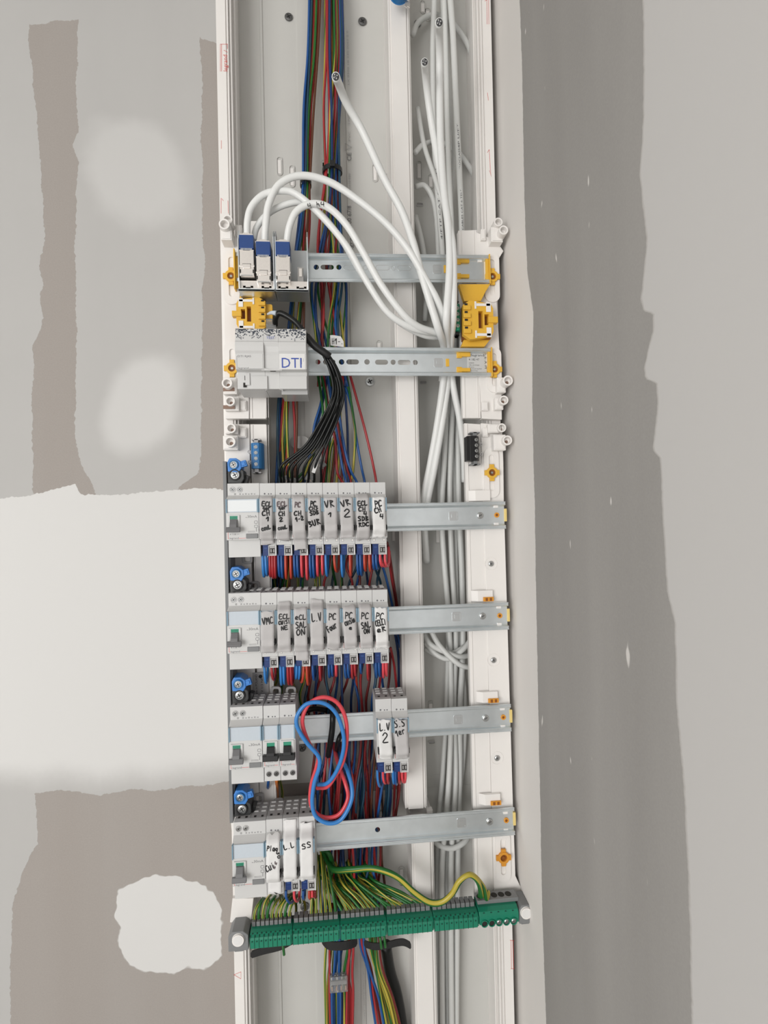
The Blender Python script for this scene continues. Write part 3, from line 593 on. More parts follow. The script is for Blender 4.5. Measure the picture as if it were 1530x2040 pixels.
r3 = rail('third steel rail, behind the top row of breakers labelled ECL to PC', ((455, 1008), 1068), ((1007, 1000), 1052), [], [('emb', 903, 1028), ('screw', 956, 1027), ('ring', 989, 1026), ('white', 987, 1009), ('white', 988, 1044)])
r4 = rail('fourth steel rail, behind the breaker row that starts with VMC', ((459, 1220), 1280), ((1013, 1201), 1253), [], [('emb', 909, 1228), ('screw', 961, 1227), ('ring', 995, 1226), ('white', 993, 1209), ('white', 994, 1243)])
r5 = rail('fifth steel rail, crossed by the loose red and blue loop', ((463, 1433), 1491), ((1018, 1403), 1457), [], [('emb', 912, 1433), ('screw', 967, 1430), ('ring', 1002, 1428), ('white', 1000, 1411), ('white', 1001, 1446)])
r6 = rail('lowest steel rail with one round hole, above the green earth bar', ((468, 1650), 1712), ((1025, 1610.6), 1662), [(752, 1652, 5)], [('emb', 919, 1638), ('screw', 975, 1636), ('ring', 1008, 1633), ('white', 1006, 1617), ('white', 1007, 1652)])

# yellow left clip of the top rail
t = thing('rail_end_clip', 'yellow end clip at the left end of the topmost rail beside the first network plug', 'clip', P3(468, 535, 73))
q = M(); a = P(465, 496, 84); b = P(468, 575, 84); q.box(a[0], a[0]+1.6, 70, 86, b[1], a[1]); q.build('flange', YEL, t, .4); q = M(); q.box(a[0]+1.6, a[0]+7, 70, 76, b[1]+4, a[1]-6); q.build('seat_block', YEL, t, .4)

# ------------------------------------------------------------ yellow terminal holders
def holder(label, x0, y0, x1, y1, s, block=None):
    d = 96; a = P(x0, y0, d); b = P(x1, y1, d); t = thing('terminal_holder', label, 'holder', (a[0], 74, b[1]))
    W_ = b[0]-a[0]; H_ = a[1]-b[1]
    def X(u): return a[0]+W_*u if s > 0 else b[0]-W_*u
    def Z(v): return b[1]+H_*v
    q = M(); q.plate([(X(0), Z(.12)), (X(.22), Z(0)), (X(.30), Z(0)), (X(.62), Z(.04)), (X(.94), Z(.10)), (X(1), Z(.2)), (X(1), Z(.8)), (X(.94), Z(.9)), (X(.62), Z(.96)), (X(.3), Z(1)), (X(.22), Z(1)), (X(0), Z(.88))][::(1 if s > 0 else -1)],
        [[(X(.5), Z(.28)), (X(.64), Z(.28)), (X(.64), Z(.72)), (X(.5), Z(.72))], [(X(.70), Z(.36)), (X(.84), Z(.36)), (X(.84), Z(.64)), (X(.70), Z(.64))]], d-8, d)
    q.build('body', YEL, t, .6)
    q = M(); q.box(X(.05), X(.95), 74, d-8, Z(.06), Z(.94)); q.build('back_block', ORA if 0 else AMB, t)
    q = M(); q.box(X(.82), X(1.14), d-7, d+2, Z(.42), Z(.58)); q.build('release_tab', YEL, t, .6)
    for v0, v1, k in ((.80, .95, 1), (.05, .20, -1)):
        q = M(); zz = (v0, v1); q.box(X(.42), X(.90), d, d+1.0, Z(v0+.05 if k > 0 else v0+.03), Z(v1-.03 if k > 0 else v1-.05)); q.box(X(.76), X(.92), d, d+1.0, Z(v0-.10 if k > 0 else v0), Z(v1 if k > 0 else v1+.10)); q.box(X(.38), X(.44), d, d+1.0, Z(v0-.02), Z(v1+.02)); q.build('white_insert', WHITE, t, .3)
    for k in range(4):
        v = .14+k*.2; q = M(); q.box(X(.0), X(.24), d, d+2.6, Z(v), Z(v+.11)); q.build('comb_tooth', YEL, t, .5)
        q = M(); q.box(X(.05), X(.15), d, d+.4, Z(v+.13), Z(v+.18)); q.build('comb_recess', HOLE, t)
    return t, X, Z
hl, X, Z = holder('empty yellow terminal holder above the grey tester module', 470, 591, 530, 660, -1)
q = M(); q.plate(outline_px([(482, 582), (520, 582), (524, 596), (476, 596)], 86), [], 78, 86); q.build('top_web', YEL, hl, .5)
q = M(); a = P(528, 606, 90); b = P(543, 642, 90); q.plate(rrect((a[0]+b[0])/2, (a[1]+b[1])/2, abs(b[0]-a[0]), abs(a[1]-b[1]), 2), [], 80, 90); q.build('side_ear', YEL, hl, .5)
hr, X, Z = holder('yellow terminal holder on the right carrying the small green screw block', 922, 598, 984, 676, 1)
q = M(); q.plate(outline_px([(914, 566), (977, 566), (968, 580), (958, 600), (925, 600)], 84), [], 76, 84); q.build('support_web', YEL, hr, .5); q = M(); q.plate(outline_px([(926, 672), (980, 672), (966, 690), (919, 690)], 84), [], 76, 84); q.build('support_web', YEL, hr, .5)
# ------------------------------------------------------------ small screw terminal blocks
def screw_block(name, label, x0, y0, x1, y1, ms, n, dark, sx=.5, d=92, hooks=0):
    a = P(x0, y0, d); b = P(x1, y1, d); t = thing(name, label, 'terminal block', ((a[0]+b[0])/2, 71, b[1])); w_ = b[0]-a[0]; h = a[1]-b[1]
    q = M(); q.ext([(a[0], 73), (a[0], d-4), (a[0]+w_*.15, d-1), (a[0]+w_*.2, d), (a[0]+w_*.68, d), (a[0]+w_*.85, d-3), (b[0], d-8), (b[0], 73)], b[1], a[1], 'z'); q.build('body', ms, t, .4)
    cx = a[0]+w_*sx
    for k in range(n):
        z = b[1]+h*(k+.75)/(n+.5); q = M(); q.ring(cx, z, 2.9, 2.3, d, d+.6, 18); q.build('screw_well', ms, t)
        screw_m(cx, z, d+.4, 2.4).build('screw', [STEEL, DSTEEL], t)
    for z0, z1 in ((a[1], a[1]+5.5), (b[1]-5.5, b[1])):
        q = M(); q.box(cx-2.5, cx+2.5, 73, d-5, z0, z1); e = z1-1.8 if z0 >= a[1] else z0; q.box(cx-w_*.38, cx+w_*.38, 73, d-5, e, e+1.8); q.build('end_foot', dark, t, .4)
    for k in range(2 if hooks else 0):
        z = b[1]+h*(.28+.4*k); hx = a[0]-3 if hooks < 0 else b[0]+3; q = M(); q.ring(hx, z, 2.2, 1.1, d-10, d-8, 12); q.box(min(hx, hx-hooks*3), max(hx, hx-hooks*3), d-10, d-8, z-2.8, z-1.6); q.build('hook', DGREY, t)
    return t
screw_block('screw_terminal_block', 'blue terminal block with four screws standing upright on the left support', 499, 882, 524, 933, BLUET, 4, DGREY, .42, hooks=-1)
screw_block('screw_terminal_block', 'black terminal block with four screws on the right support', 931, 868, 958, 917, BLACK, 4, MGREY, .68, hooks=1)
screw_block('screw_terminal_block', 'green terminal block with four screws held by the right yellow holder', 906, 605, 920, 658, GREEN, 4, BLACK, .4, d=88)

# supply screw terminals: blue above black, at the left of each breaker row
def supply():
    out = []
    for nm, mt, dk in (('supply_terminal', BLUEL, BLUET), ('supply_terminal', mat('supply_terminal_black', (.035, .037, .038), .4), BLACK)):
        t = thing(nm, '', 'terminal', (0, 0, -ZREF))
        q = M(); q.plate([(-8, -8), (5, -9), (8, -4), (7.5, 4), (2, 8), (-6, 8), (-8.5, 3)][::1], [], -22, 0); q.build('body', mt, t, .8)
        q = M(); q.ring(-1, 0, 5.6, 4.2, 0, 2.2, 24); q.build('collar', dk, t, .3)
        screw_m(-1, 0, 1.0, 4.0).build('screw', [STEEL, BLACK], t)
        if mt is BLUEL: q = M(); q.box(6, 14, -8, -1, -2.5, 5, .28); q.box(8, 12.5, -1, 0, -1, 3.4, .28); q.build('tab', mt, t, .6)
        else: q = M(); q.box(-12, -8, -16, -4, -7, 4); q.box(7, 11, -18, -6, -9, 0, -.3); q.build('clamp', BLACK, t, .5)
        out.append(t)
    return out
SB, SK = supply()
for i, (bx, by, kx, ky) in enumerate(((467, 926, 470, 946), (472, 1143, 475, 1165), (476, 1363, 479, 1385), (480, 1588, 484, 1611))):
    rw = ('first', 'second', 'third', 'lowest')[i]
    b = SB if i == 0 else dup(SB); k = SK if i == 0 else dup(SK)
    b['label'] = 'blue supply screw terminal above the left end of the %s breaker row' % rw; k['label'] = 'black supply screw terminal just below the blue one, touching the %s breaker row' % rw
    b['group'] = 'blue supply terminals along the left side'; k['group'] = 'black supply terminals along the left side'
    k.scale = (1.22, 1, 1.2)
    b.location = W(PX(bx, by, 112), 112, PZ(bx, by, 112)); k.location = W(PX(kx, ky, 110), 110, PZ(kx, ky, 110)); b.rotation_euler = (0, 0, 0)
# grey side strip
t = thing('side_cover_strip', 'tall dark grey cover strip along the left edge of the breaker rows', 'cover strip', P3(452, 1640, 74))
q = M(); a = P(447, 919, 112); b = P(460, 1640, 112); xs = (a[0]+PX(459, 1640, 112))/2-1.5; q.box(xs, xs+4.2, 73, 112, b[1], a[1]); q.build('strip', STRIPG, t, .4)
q = M(); q.box(xs+4.2, xs+5.6, 73, 106, b[1]+4, a[1]-3); q.build('inner_flange', MGREY, t, .3)

# ------------------------------------------------------------ modular breakers (local mm: x 0..w, z 0..HM, d from the wall)
HM, DS, DF, MW = 89.6, 125.0, 136.0, 19.0
FZ0, FZ1 = 21.1, 69.4
def prof(zb=0): return [(zb, 75), (zb, DS), (FZ0, DS), (FZ0, DF-.7), (FZ0+.7, DF), (FZ1-16.5, DF), (FZ1, DF-1), (FZ1+5.5, DS), (HM, DS), (HM, 118), (HM-1, 112), (HM-1, 80), (HM-6, 75)]
def vents(t, x0, w_, dup_=True):
    q = M(); q.box(x0+.6, x0+w_-.6, 82, 121, HM-1, HM-.2); q.build('vent_top', DGREY, t, .2)
    q = M()
    for k in range(3):
        for j in (0, 1): xx = x0+2.2+j*(w_/2-.6); q.box(xx, xx+w_/2-4, 84+k*9, 86+k*9, HM-.2, HM+.9)
    q.build('vent_rib', GREYW, t)
    q = M()
    for j in (0, 1): xx = x0+w_*(.27+.45*j); q.box(xx-1.4, xx+1.4, 112, 116, HM-.2, HM-.05)
    q.build('vent_hole', HOLE, t)
def body(t, w_, auto=False):
    q = M(); g = .12
    if not auto: q.ext(prof(), g, w_-g, 'x')
    else:
        q.ext(prof(13.5), g, w_-g, 'x'); q.box(w_*.48, w_*.53, 78, DS, 0, 13.5); q.box(w_-2, w_-g, 78, DS, 0, 13.5); q.box(w_*.53, w_-2, 78, DS, 11.5, 13.5); q.box(w_*.53, w_-2, 78, DS-.6, 0, 1.6); q.box(w_*.5, w_-g, 75, 80, 0, 13.5)
    q.build('body', GREYW, t, .5)
def labelholder(t, w_, clear=True):
    q = M(); z0, z1 = 54.2, FZ1+.6
    q.box(.5, w_-.5, DF-.6, DF+.9, z0, z1); q.build('label_window', CLEAR if clear else CLEAR, t, .5)
    for e in (.2, w_-1.7): q = M(); q.box(e, e+1.5, DF-3, DF+2.6, z0-.4, z1+.2); q.build('window_edge', CLEARB, t, .3)
def mark_h(t, x, z, w_, h, d, mt=GPRINT): q = M(); q.box(x, x+w_, d, d+.05, z, z+h); q.build('printed_rule', mt, t); return q
def screws(t, xs, z, d, dark=False):
    for x in xs:
        q = M(); q.ring(x, z, 3.5, 2.9, d, d+.5, 18); q.build('screw_well', DGREY, t); screw_m(x, z, d+.2, 2.9).build('terminal_screw', [STEEL if not dark else DSTEEL, HOLE], t)
def make_rcd():
    w_ = 2*MW; t = thing('residual_current_breaker', '', 'breaker', (0, 0, -ZREF)); body(t, w_); vents(t, 0, w_/2); vents(t, w_/2, w_/2)
    labelholder(t, w_); screws(t, (6, 14.5), 82, DS)
    q = M(); q.box(2.2, 16, DF, DF+.9, 33.5, 51); q.plate([(2.2, 33.5), (16, 33.5), (16, 51), (2.2, 51)], [[(4.6, 37), (13.6, 37), (13.6, 50), (4.6, 50)]], DF+.9, DF+1.6); q.build('lever_bezel', GREYW, t, .3)
    q = M(); q.box(4.7, 13.5, DF+.9, DF+1.4, 46.2, 50); q.build('green_on_mark', GRLEV, t)
    q = M(); print_text(q, 'I-ON', 5.6, DF+1.45, 47, 2.6, width=7); q.build('on_print', GREEND, t)
    q = M(); q.ext([(46, DF+1), (46, DF+3), (40, DF+7), (33.5, DF+8.6), (32.5, DF+7.6), (32.5, DF+1)], 4.9, 13.3, 'x'); q.ext([(37.2, DF+5.5), (36.6, DF+8), (32.4, DF+10), (30.8, DF+9), (30.8, DF+5)], .8, 17.4, 'x'); q.build('lever', LEVG, t, .6)
    q = M(); q.box(22.8, 36.6, DF, DF+1.1, 22.8, 28.6); q.build('test_button', MGREY, t, .5)
    q = M(); print_text(q, '30mA', 24.5, DF+.06, 47.6, 4.2, width=11.4); q.box(22.5, 24.3, DF, DF+.05, 47.8, 48.3)
    for k, z in enumerate((42.2, 37.2)): q.plate(rrect(34.5, z, 4, 3.4, 1, 3), [rrect(34.5, z, 3.2, 2.6, .7, 3)], DF, DF+.06)
    for k in range(5): q.box(34.4, 35.2, DF, DF+.06, 31+k*.9, 31.6+k*.9)
    q.build('rating_print', GPRINT, t)
    q = M(); q.box(25, 33.5, DF, DF+.06, 31.4, 31.7); q.box(25, 33.5, DF, DF+.06, 30.2, 30.5); print_text(q, '4 118', 4, DF+.06, 27.4, 2.6, width=7); q.box(12, 15, DF, DF+.05, 28.2, 28.5)
    print_text(q, 'legrand', 3.6, DF+.06, 22.6, 3.3, width=10.5); q.build('type_print', GPRINT, t)
    q = M(); q.box(1.8, 2.2, DF, DF+.06, 23.6, 31); q.box(1.8, 3.3, DF, DF+.06, 23.2, 23.6); q.box(14.4, 22.4, DF, DF+.06, 23.2, 23.6); q.build('red_rule', RED, t)
    q = M(); z = HM-13
    q.cyl(9, z, 1.3, DS, DS+.05, 10); [q.box(14+k*3.4, 15.9+k*3.4, DS, DS+.05, z-1, z+.9-(k % 2)*.5) for k in range(6)]; q.build('diagram_print', LPRINT, t)
    return t
def make_mcb(auto, lever_visible=True):
    t = thing('circuit_breaker', '', 'breaker', (0, 0, -ZREF)); body(t, MW, auto); vents(t, 0, MW); labelholder(t, MW)
    if auto:
        q = M(); q.box(1.6, MW*.47, 78, DS-3.5, 0, 13.4); q.build('blue_terminal', BLUED, t, .3)
        q = M(); q.box(2.6, MW*.44, DS-3.5, DS-3.1, 5.6, 6.2); q.box(3.6, 7.4, DS-3.5, DS-3.1, 8, 10.5); q.build('terminal_relief', BLUEC, t)
        q = M(); q.box(MW*.54, MW-2.3, 78, DS-.8, 1.8, 11.3); q.build('grey_terminal', DGREY, t, .3)
        q = M()
        for x in (MW*.57, MW*.735): q.plate([(x, 3), (x+2.9, 3), (x+2.9, 9.2), (x, 9.2)], [[(x+.7, 4), (x+2.2, 4), (x+2.2, 8.2), (x+.7, 8.2)]], DS-.8, DS-.5)
        q.build('push_in_marks', HOLE, t)
        for x in (2.6, MW-4.4): q = M(); q.box(x, x+2.2, DS, DS+.35, 17.2, 19.6); q.build('test_point', WHITE, t); q = M(); q.box(x-.3, x+2.5, DS-.02, DS+.06, 16.9, 19.9); q.build('test_point_edge', MGREY, t)
    else: screws(t, (5.4, 14), 8.5, DS, True)
    q = M(); q.plate([(1.8, 33), (MW-1.8, 33), (MW-1.8, 52), (1.8, 52)], [[(5, 36), (MW-5, 36), (MW-5, 50.5), (5, 50.5)]], DF, DF+1.2); q.build('lever_bezel', GREYW, t, .3)
    q = M(); q.box(5, MW-5, DF, DF+.8, 46, 50.4); q.build('green_on_mark', GRLEV, t)
    q = M(); q.ext([(46, DF), (46, DF+2.5), (40, DF+6), (33, DF+7), (32.5, DF)], 5, MW-5, 'x'); q.ext([(37.5, DF+.2), (37, DF+6.5), (32.4, DF+8.4), (31, DF+7.4), (31, DF+.2)], .7, MW-.7, 'x'); q.build('lever', BLACK, t, .5)
    q = M(); q.box(1.9, 2.25, DF, DF+.06, 23.6, 32); q.box(1.9, 3.2, DF, DF+.06, 23.2, 23.6); q.box(13.5, 17.5, DF, DF+.06, 23.2, 23.6); q.build('red_rule', RED, t)
    q = M(); print_text(q, 'legrand', 3.4, DF+.06, 22.6, 3.1, width=9.6); q.box(5, 12, DF, DF+.05, 28.2, 28.5); q.box(5, 12, DF, DF+.05, 26.9, 27.2); print_text(q, '6kA', 13, DF+.06, 27, 2, width=3.5)
    q.cyl(6, HM-13, 1.1, DS, DS+.05, 8); [q.box(10+k*3, 11.5+k*3, DS, DS+.05, HM-14, HM-12.6) for k in range(2)]; q.build('type_print', GPRINT, t)
    return t
RCD = make_rcd(); MA = make_mcb(True); MS = make_mcb(False)
_used = set()
def place(tmpl, pl, pr, pyt, pyb, label, group, w_):
    """pl/pr px of the edges at shoulder depth, pyt/pyb px of top and bottom"""
    o = tmpl if tmpl.name not in _used else dup(tmpl); _used.add(tmpl.name)
    o['label'] = label; o['group'] = group
    xm = (pl+pr)/2; x0, x1 = PX(pl, (pyt+pyb)/2, DS), PX(pr, (pyt+pyb)/2, DS); z1, z0 = PZ(xm, pyt, DS), PZ(xm, pyb, DS)
    o.location = W(x0, 0, z0); sx, sz = (x1-x0)/w_, (z1-z0)/HM; o.scale = (sx, 1, sz)
    return o, x0, z0, sx, sz
def tape_depth(z, zt, zb):
    pts = [(HM+5, DS+.4), (FZ1+7, DS+.6), (FZ1+.6, DF+2.6), (54, DF+2.7), (44, DF+5.2), (37, DF+8.6), (31, DF+8.6), (24, DF+2.2), (FZ0, DF+.9), (FZ0-2.2, DS+1.6), (-5, DS+.8)]
    for (a, da), (b, db) in zip(pts, pts[1:]):
        if z >= b: return da+(db-da)*(a-z)/(a-b)
    return DS+.4
def tape(o, geo, lines, white=False, x0=1.6, x1=16.8, top=74, bot=19, skew=0, pen=1.25, seed=0, faded=()):
    """masking tape label following the face, child of the breaker, with hand-lettered lines (text, x, z, w, h, rot)"""
    rr = random.Random(seed); n = 26; q = M(); lo = o['_o']; rows = []
    th = .35
    tb = rr.uniform(-1.5, 1.5)
    for i in range(n+1):
        z = top+(bot-top)*i/n; k = skew*(i/n); nx = 5; row = []
        for j in range(nx+1):
            u = j/nx; zz = z
            if i == 0: zz += rr.uniform(-.9, 1.6)
            if i == n: zz += rr.uniform(-1.6, .9)+(u-.5)*tb*2
            d = tape_depth(zz, 0, 0)+.25*math.sin(u*6+i*.9+seed)+(1.2 if i in (0, n) else 0)
            row.append((x0+(x1-x0)*u+k+rr.uniform(-.12, .12), d, zz))
        rows.append(row)
    q.smooth = True; nb = len(rows[0])
    for r_ in rows:
        for p in r_: q.v.append((p[0], p[1]+th, p[2]))
    for r_ in rows:
        for p in r_: q.v.append((p[0], p[1], p[2]))
    N = (n+1)*nb
    for i in range(n):
        for j in range(nb-1): q.face([i*nb+j, (i+1)*nb+j, (i+1)*nb+j+1, i*nb+j+1]); q.face([N+i*nb+j, N+i*nb+j+1, N+(i+1)*nb+j+1, N+(i+1)*nb+j])
        q.face([i*nb, N+i*nb, N+(i+1)*nb, (i+1)*nb]); q.face([i*nb+nb-1, (i+1)*nb+nb-1, N+(i+1)*nb+nb-1, N+i*nb+nb-1])
    q.face([j for j in range(nb)]+[N+j for j in range(nb)][::-1]); q.face([n*nb+j for j in range(nb)][::-1]+[N+n*nb+j for j in range(nb)])
    # origin: the parent is at local zero
    tp = q.build('tape_label', TAPEW if white else TAPE, o, origin=(0, 0, 0), label='strip of %s masking tape with black handwriting' % ('white' if white else 'grey'))
    df = lambda x, z: tape_depth(z, 0, 0)+.25*math.sin((x-x0-skew*(top-z)/(top-bot))/(x1-x0)*6+(top-z)/(top-bot)*26*.9+seed)+th+.22
    for fd in (False, True):
        q = M(); k = 0
        for i, (s, x, z, w2, h, rot) in enumerate(lines):
            if (i in faded) == fd: hand(q, s, x, z, w2, h, df, pen, rot); k = 1
        if k: q.build('handwriting', INKF if fd else INK, tp, origin=(0, 0, 0))
def row_modules(xs, yt_l, yt_r, hb, idx): pass
GA = 'breakers of the top row'; GB = 'breakers of the second row'; GC = 'breakers of the third row'; GD = 'breakers of the lowest row'
def yt(px, l, r): return l[1]+(r[1]-l[1])*(px-l[0])/(r[0]-l[0])
# --- row A
la, ra = (452, 963), (770, 960.5)
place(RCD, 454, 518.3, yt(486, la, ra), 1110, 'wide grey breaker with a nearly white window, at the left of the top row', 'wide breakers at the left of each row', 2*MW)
A = [518.3+31.4*i for i in range(9)]
rowA = [([('ECL', 4, 61, 12, 6, -.1), ('1er', 5.5, 55.5, 9, 4.5, .1), ('CH', 4.5, 49, 10, 6, .1), ('1', 9, 43, 5, 5, 0), ('couL', 4.5, 31, 11, 5, .25)], 73, 15, 0, (), 'ECL 1er CH 1'),
 ([('ECL', 3.5, 60, 12, 6, .05), ('1er', 5.5, 55.5, 9, 4, .25), ('CH', 5, 48.5, 8, 5.5, .1), ('2', 6, 42, 4.5, 5, .1), ('couL', 4.5, 32, 11, 4.5, .15)], 70, 19, .6, (0,), 'ECL 1er CH 2'),
 ([('PC', 4.5, 59.5, 7.5, 6.5, -.1), ('CH', 4, 49, 9.5, 5.5, .05), ('1-2', 6, 42, 10, 5, .2)], 74, 8, 1, (0,), 'PC CH 1-2'),
 ([('PC', 4, 61, 7, 6, -.1), ('CH3', 3, 55, 11, 4.5, .12), ('SDB', 4, 49, 11, 5, .15), ('BUR', 3, 35, 14.5, 7, .3)], 73, 21.5, 0, (), 'PC CH3 SDB BUR'),
 ([('VR', 3, 58, 11.5, 8.5, .15), ('1', 6, 47.5, 6, 5, 0)], 71, 21.8, 0, (), 'VR 1'),
 ([('VR', 4, 58.5, 11.5, 7.5, .35), ('2', 5.5, 46.5, 9, 10, 0)], 71, 21.8, 0, (), 'VR 2'),
 ([('ECL', 3.5, 60, 11.5, 6, .05), ('CH', 4, 53.5, 9, 5.5, 0), ('4', 10, 48, 4.5, 5.5, 0), ('SDB', 3, 42, 13, 5.5, 0), ('RDC', 3.5, 35, 13, 5, .05)], 75, 18.5, 0, (), 'ECL CH 4 SDB RDC'),
 ([('PC', 4.5, 58.5, 9, 8, .1), ('CH', 5, 50.5, 8.5, 6.5, .35), ('4', 10, 44.5, 5, 6, 0)], 71, 22.3, -.3, (), 'PC CH 4')]
placedA = []
for i, (ln_, tp, bt, sk, fd, nm) in enumerate(rowA):
    r_ = place(MA, A[i], A[i+1], yt(A[i], la, ra), 1107.5-i*.35, '%s-taped breaker marked %s, %s in the top row' % ('white' if i == 7 else 'grey', nm, ('first', 'second', 'third', 'fourth', 'fifth', 'sixth', 'seventh', 'last')[i]), GA, MW); placedA.append(r_)
TAPES = [(placedA[i][0], rowA[i], i == 7, i) for i in range(8)]
# --- row B
lb, rb = (455, 1182), (773, 1174)
Bx = [521, 553, 585, 617, 649, 680.6, 712, 743, 773.5]
place(RCD, 456, 521, yt(488, lb, rb), 1333, 'wide grey breaker with a pale blue window, left of the breaker marked VMC', 'wide breakers at the left of each row', 2*MW)
rowB = [([('VMC', 3.5, 54, 13, 8, .12)], 69, 20, 0, (), 'VMC'),
 ([('ECL', 3.5, 60, 12.5, 6, 0), ('CUISI', 3, 53.5, 13.5, 4.5, .1), ('NE', 6, 47.5, 8, 4.5, .1)], 78, 21, 0, (), 'ECL CUISINE'),
 ([('eCL', 3, 58.5, 13, 6, 0), ('SAL', 3.5, 49, 13, 7, .05), ('ON', 4.5, 41, 11, 7, .1)], 72, 9, .4, (), 'ECL SALON'),
 ([('L.V', 3.5, 55.5, 12, 10, .1)], 80, 20.5, 0, (), 'L.V'),
 ([('PC', 3.5, 57.5, 9.5, 8, -.05), ('Four', 3.5, 43, 12.5, 7, .5)], 73, 22, 0, (), 'PC Four'),
 ([('PC', 3.5, 58.5, 9.5, 8, -.1), ('CUISIN', 4.5, 50, 12.5, 4.5, .35), ('e', 8.5, 45.5, 4, 4, 0)], 73, 22.5, 1.0, (), 'PC CUISINE'),
 ([('PC', 3.5, 57.5, 10, 8, -.1), ('SAL', 4.5, 46, 11.5, 7, .15), ('ON', 7, 40.5, 7.5, 5.5, .1)], 74, 22.5, .8, (), 'PC SALON'),
 ([('PC', 2, 57, 10.5, 8, -.15), ('CELLI', 2.5, 48, 13, 7, .15), ('eR', 4, 41, 11.5, 5.5, .2)], 70, 22.5, 0.2, (), 'PC CELLIER')]
for i, r_ in enumerate(rowB):
    p = place(MA, Bx[i], Bx[i+1], yt(Bx[i], lb, rb), 1331-i*1.3, '%s-taped breaker marked %s, %s in the second row' % ('white' if i == 7 else 'grey', r_[5], ('first', 'second', 'third', 'fourth', 'fifth', 'sixth', 'seventh', 'last')[i]), GB, MW); TAPES.append((p[0], r_, i == 7, 10+i)); 
# --- row C
place(RCD, 459.5, 525, 1407.5, 1560.5, 'wide grey breaker beside two bare black-lever breakers in the third row', 'wide breakers at the left of each row', 2*MW)
place(MS, 525.5, 558, 1405.5, 1556, 'untaped breaker with a black lever, next to the wide breaker of the third row', GC, MW)
place(MS, 558, 590.5, 1403.5, 1554, 'untaped black-lever breaker nearest the loose wire loop', GC, MW)
p = place(MA, 749, 781, 1392.5, 1541, 'breaker with white tape handwritten L.V 2, standing alone mid-rail', GC, MW); TAPES.append((p[0], ([('L.V', 3.5, 56.5, 12.5, 9, .05), ('2', 6, 43.5, 8, 11, 0)], 69.5, 23, .8, (), ''), True, 21))
p = place(MA, 781, 813, 1391.5, 1540, 'grey-taped breaker marked S.S 1er beside the lone white-taped one', GC, MW); TAPES.append((p[0], ([('S.S', 2, 60, 12.5, 8.5, .1), ('1er', 3.5, 50, 11.5, 6.5, .3)], 69.5, 23.5, .6, (), ''), False, 22))
# --- row D
place(RCD, 466, 531, 1636.5, 1789, 'wide grey breaker with a bluish window in the lowest row', 'wide breakers at the left of each row', 2*MW)
p = place(MS, 531, 564, 1632, 1781, 'breaker covered by long white tape with slanted writing, in the lowest row', GD, MW); TAPES.append((p[0], ([('Plaq', 1.8, 61, 13, 6, -.15), ('so', 12.5, 58, 8, 4.5, -1.3), ('ss', 11.5, 49, 8, 4, -2.0), ('Cui', 2.5, 38.5, 10, 6.5, .45)], 75, 3, 0, (2,), ''), True, 31))
p = place(MA, 564, 596, 1629.5, 1777, 'breaker with white tape handwritten L.L in the lowest row', GD, MW); TAPES.append((p[0], ([('L.L', 3, 59.5, 12.5, 6.5, .25)], 88, 21.5, .6, (), ''), True, 32))
p = place(MA, 596.3, 628.5, 1626.5, 1775.5, 'breaker with white tape handwritten S.S, last in the lowest row', GD, MW); TAPES.append((p[0], ([('S', 4, 59, 6, 6, .1), ('S', 10, 60.5, 6, 6.5, .1)], 83, 21.5, .6, (), ''), True, 33))
for o, r_, wh, sd in TAPES: tape(o, None, r_[0], wh, top=r_[1], bot=r_[2], skew=r_[3], faded=r_[4], seed=sd, pen=1.55 if sd < 9 else (1.3 if sd < 30 else 1.15))

q = M(); q.box(2.2, 2*MW-2.2, DF+.9, DF+1.2, 55.3, FZ1-.8); q.build('white_window_sheet', mat('window_sheet_white', (.80, .83, .85), .6), RCD)  # thin white sheet added over the top-row wide breaker's window to whiten it
# ------------------------------------------------------------ telephone/network interface module with dithered top
d = DF; a = P(469, 706, d); b = P(611, 740, d); x0, x1 = PX(469, 720, d), PX(610.5, 720, d); w_ = x1-x0
Zp = lambda y, dd: PZ(540, y, dd)
t = thing('telephone_interface_module', 'wide light grey module with dithered black top edge and blue DTI lettering', 'module', (x0, 75, Zp(775, DS)))
zt = Zp(655, 132); zl0, zl1 = Zp(736, d), Zp(706, d)
q = M(); pr = [(Zp(775, DS), 78), (Zp(775, DS), DS), (Zp(742, DS), DS+1), (Zp(738, d-4), d-4), (zl0, d), (zl1, d), (Zp(700, d), d+2.5), (Zp(690, d), d+2.5), (Zp(681, 138), 138), (Zp(678, 138), 136), (zt, 132), (zt+1, 126), (zt-3, 78)]
q.ext(pr, x0, x0+w_*.40, 'x'); q.ext(pr, x0+w_*.61, x1, 'x')
pr2 = list(pr); pr2[4] = (zl0, d-3); pr2[5] = (zl1, d-3); pr2[6] = (Zp(700, d), d-1.5); pr2[7] = (Zp(690, d), d-.5); q.ext(pr2, x0+w_*.40, x0+w_*.61, 'x'); q.build('body', GREYW, t, .5)
rr = random.Random(3); q = M(); z1 = zt-.5; z0 = Zp(679, 136.5)
nx, nz = 66, 15; cw, ch = w_/nx, (z1-z0)/nz
for i in range(nx):
    for j in range(nz):
        pb = .72*(1-j/nz)**1.3 if not (.40 < i/nx < .6 and j > 8) else 0
        if rr.random() < pb*(.75+.5*math.sin(i*.35)*math.sin(i*.11+1)):
            za, zb = z1-(j+1)*ch, z1-j*ch; 
            f = lambda z: 132+(zt-z)/(zt-Zp(678, 138))*4+.12
            bb = len(q.v); xa, xb = x0+i*cw, x0+(i+1)*cw; q.v += [(xa, f(za), za), (xb, f(za), za), (xb, f(zb), zb), (xa, f(zb), zb)]; q.face([bb, bb+1, bb+2, bb+3])
q.build('dither_print', mat('dither_ink', (.05, .06, .08), .5), t)['kind'] = 'stuff'
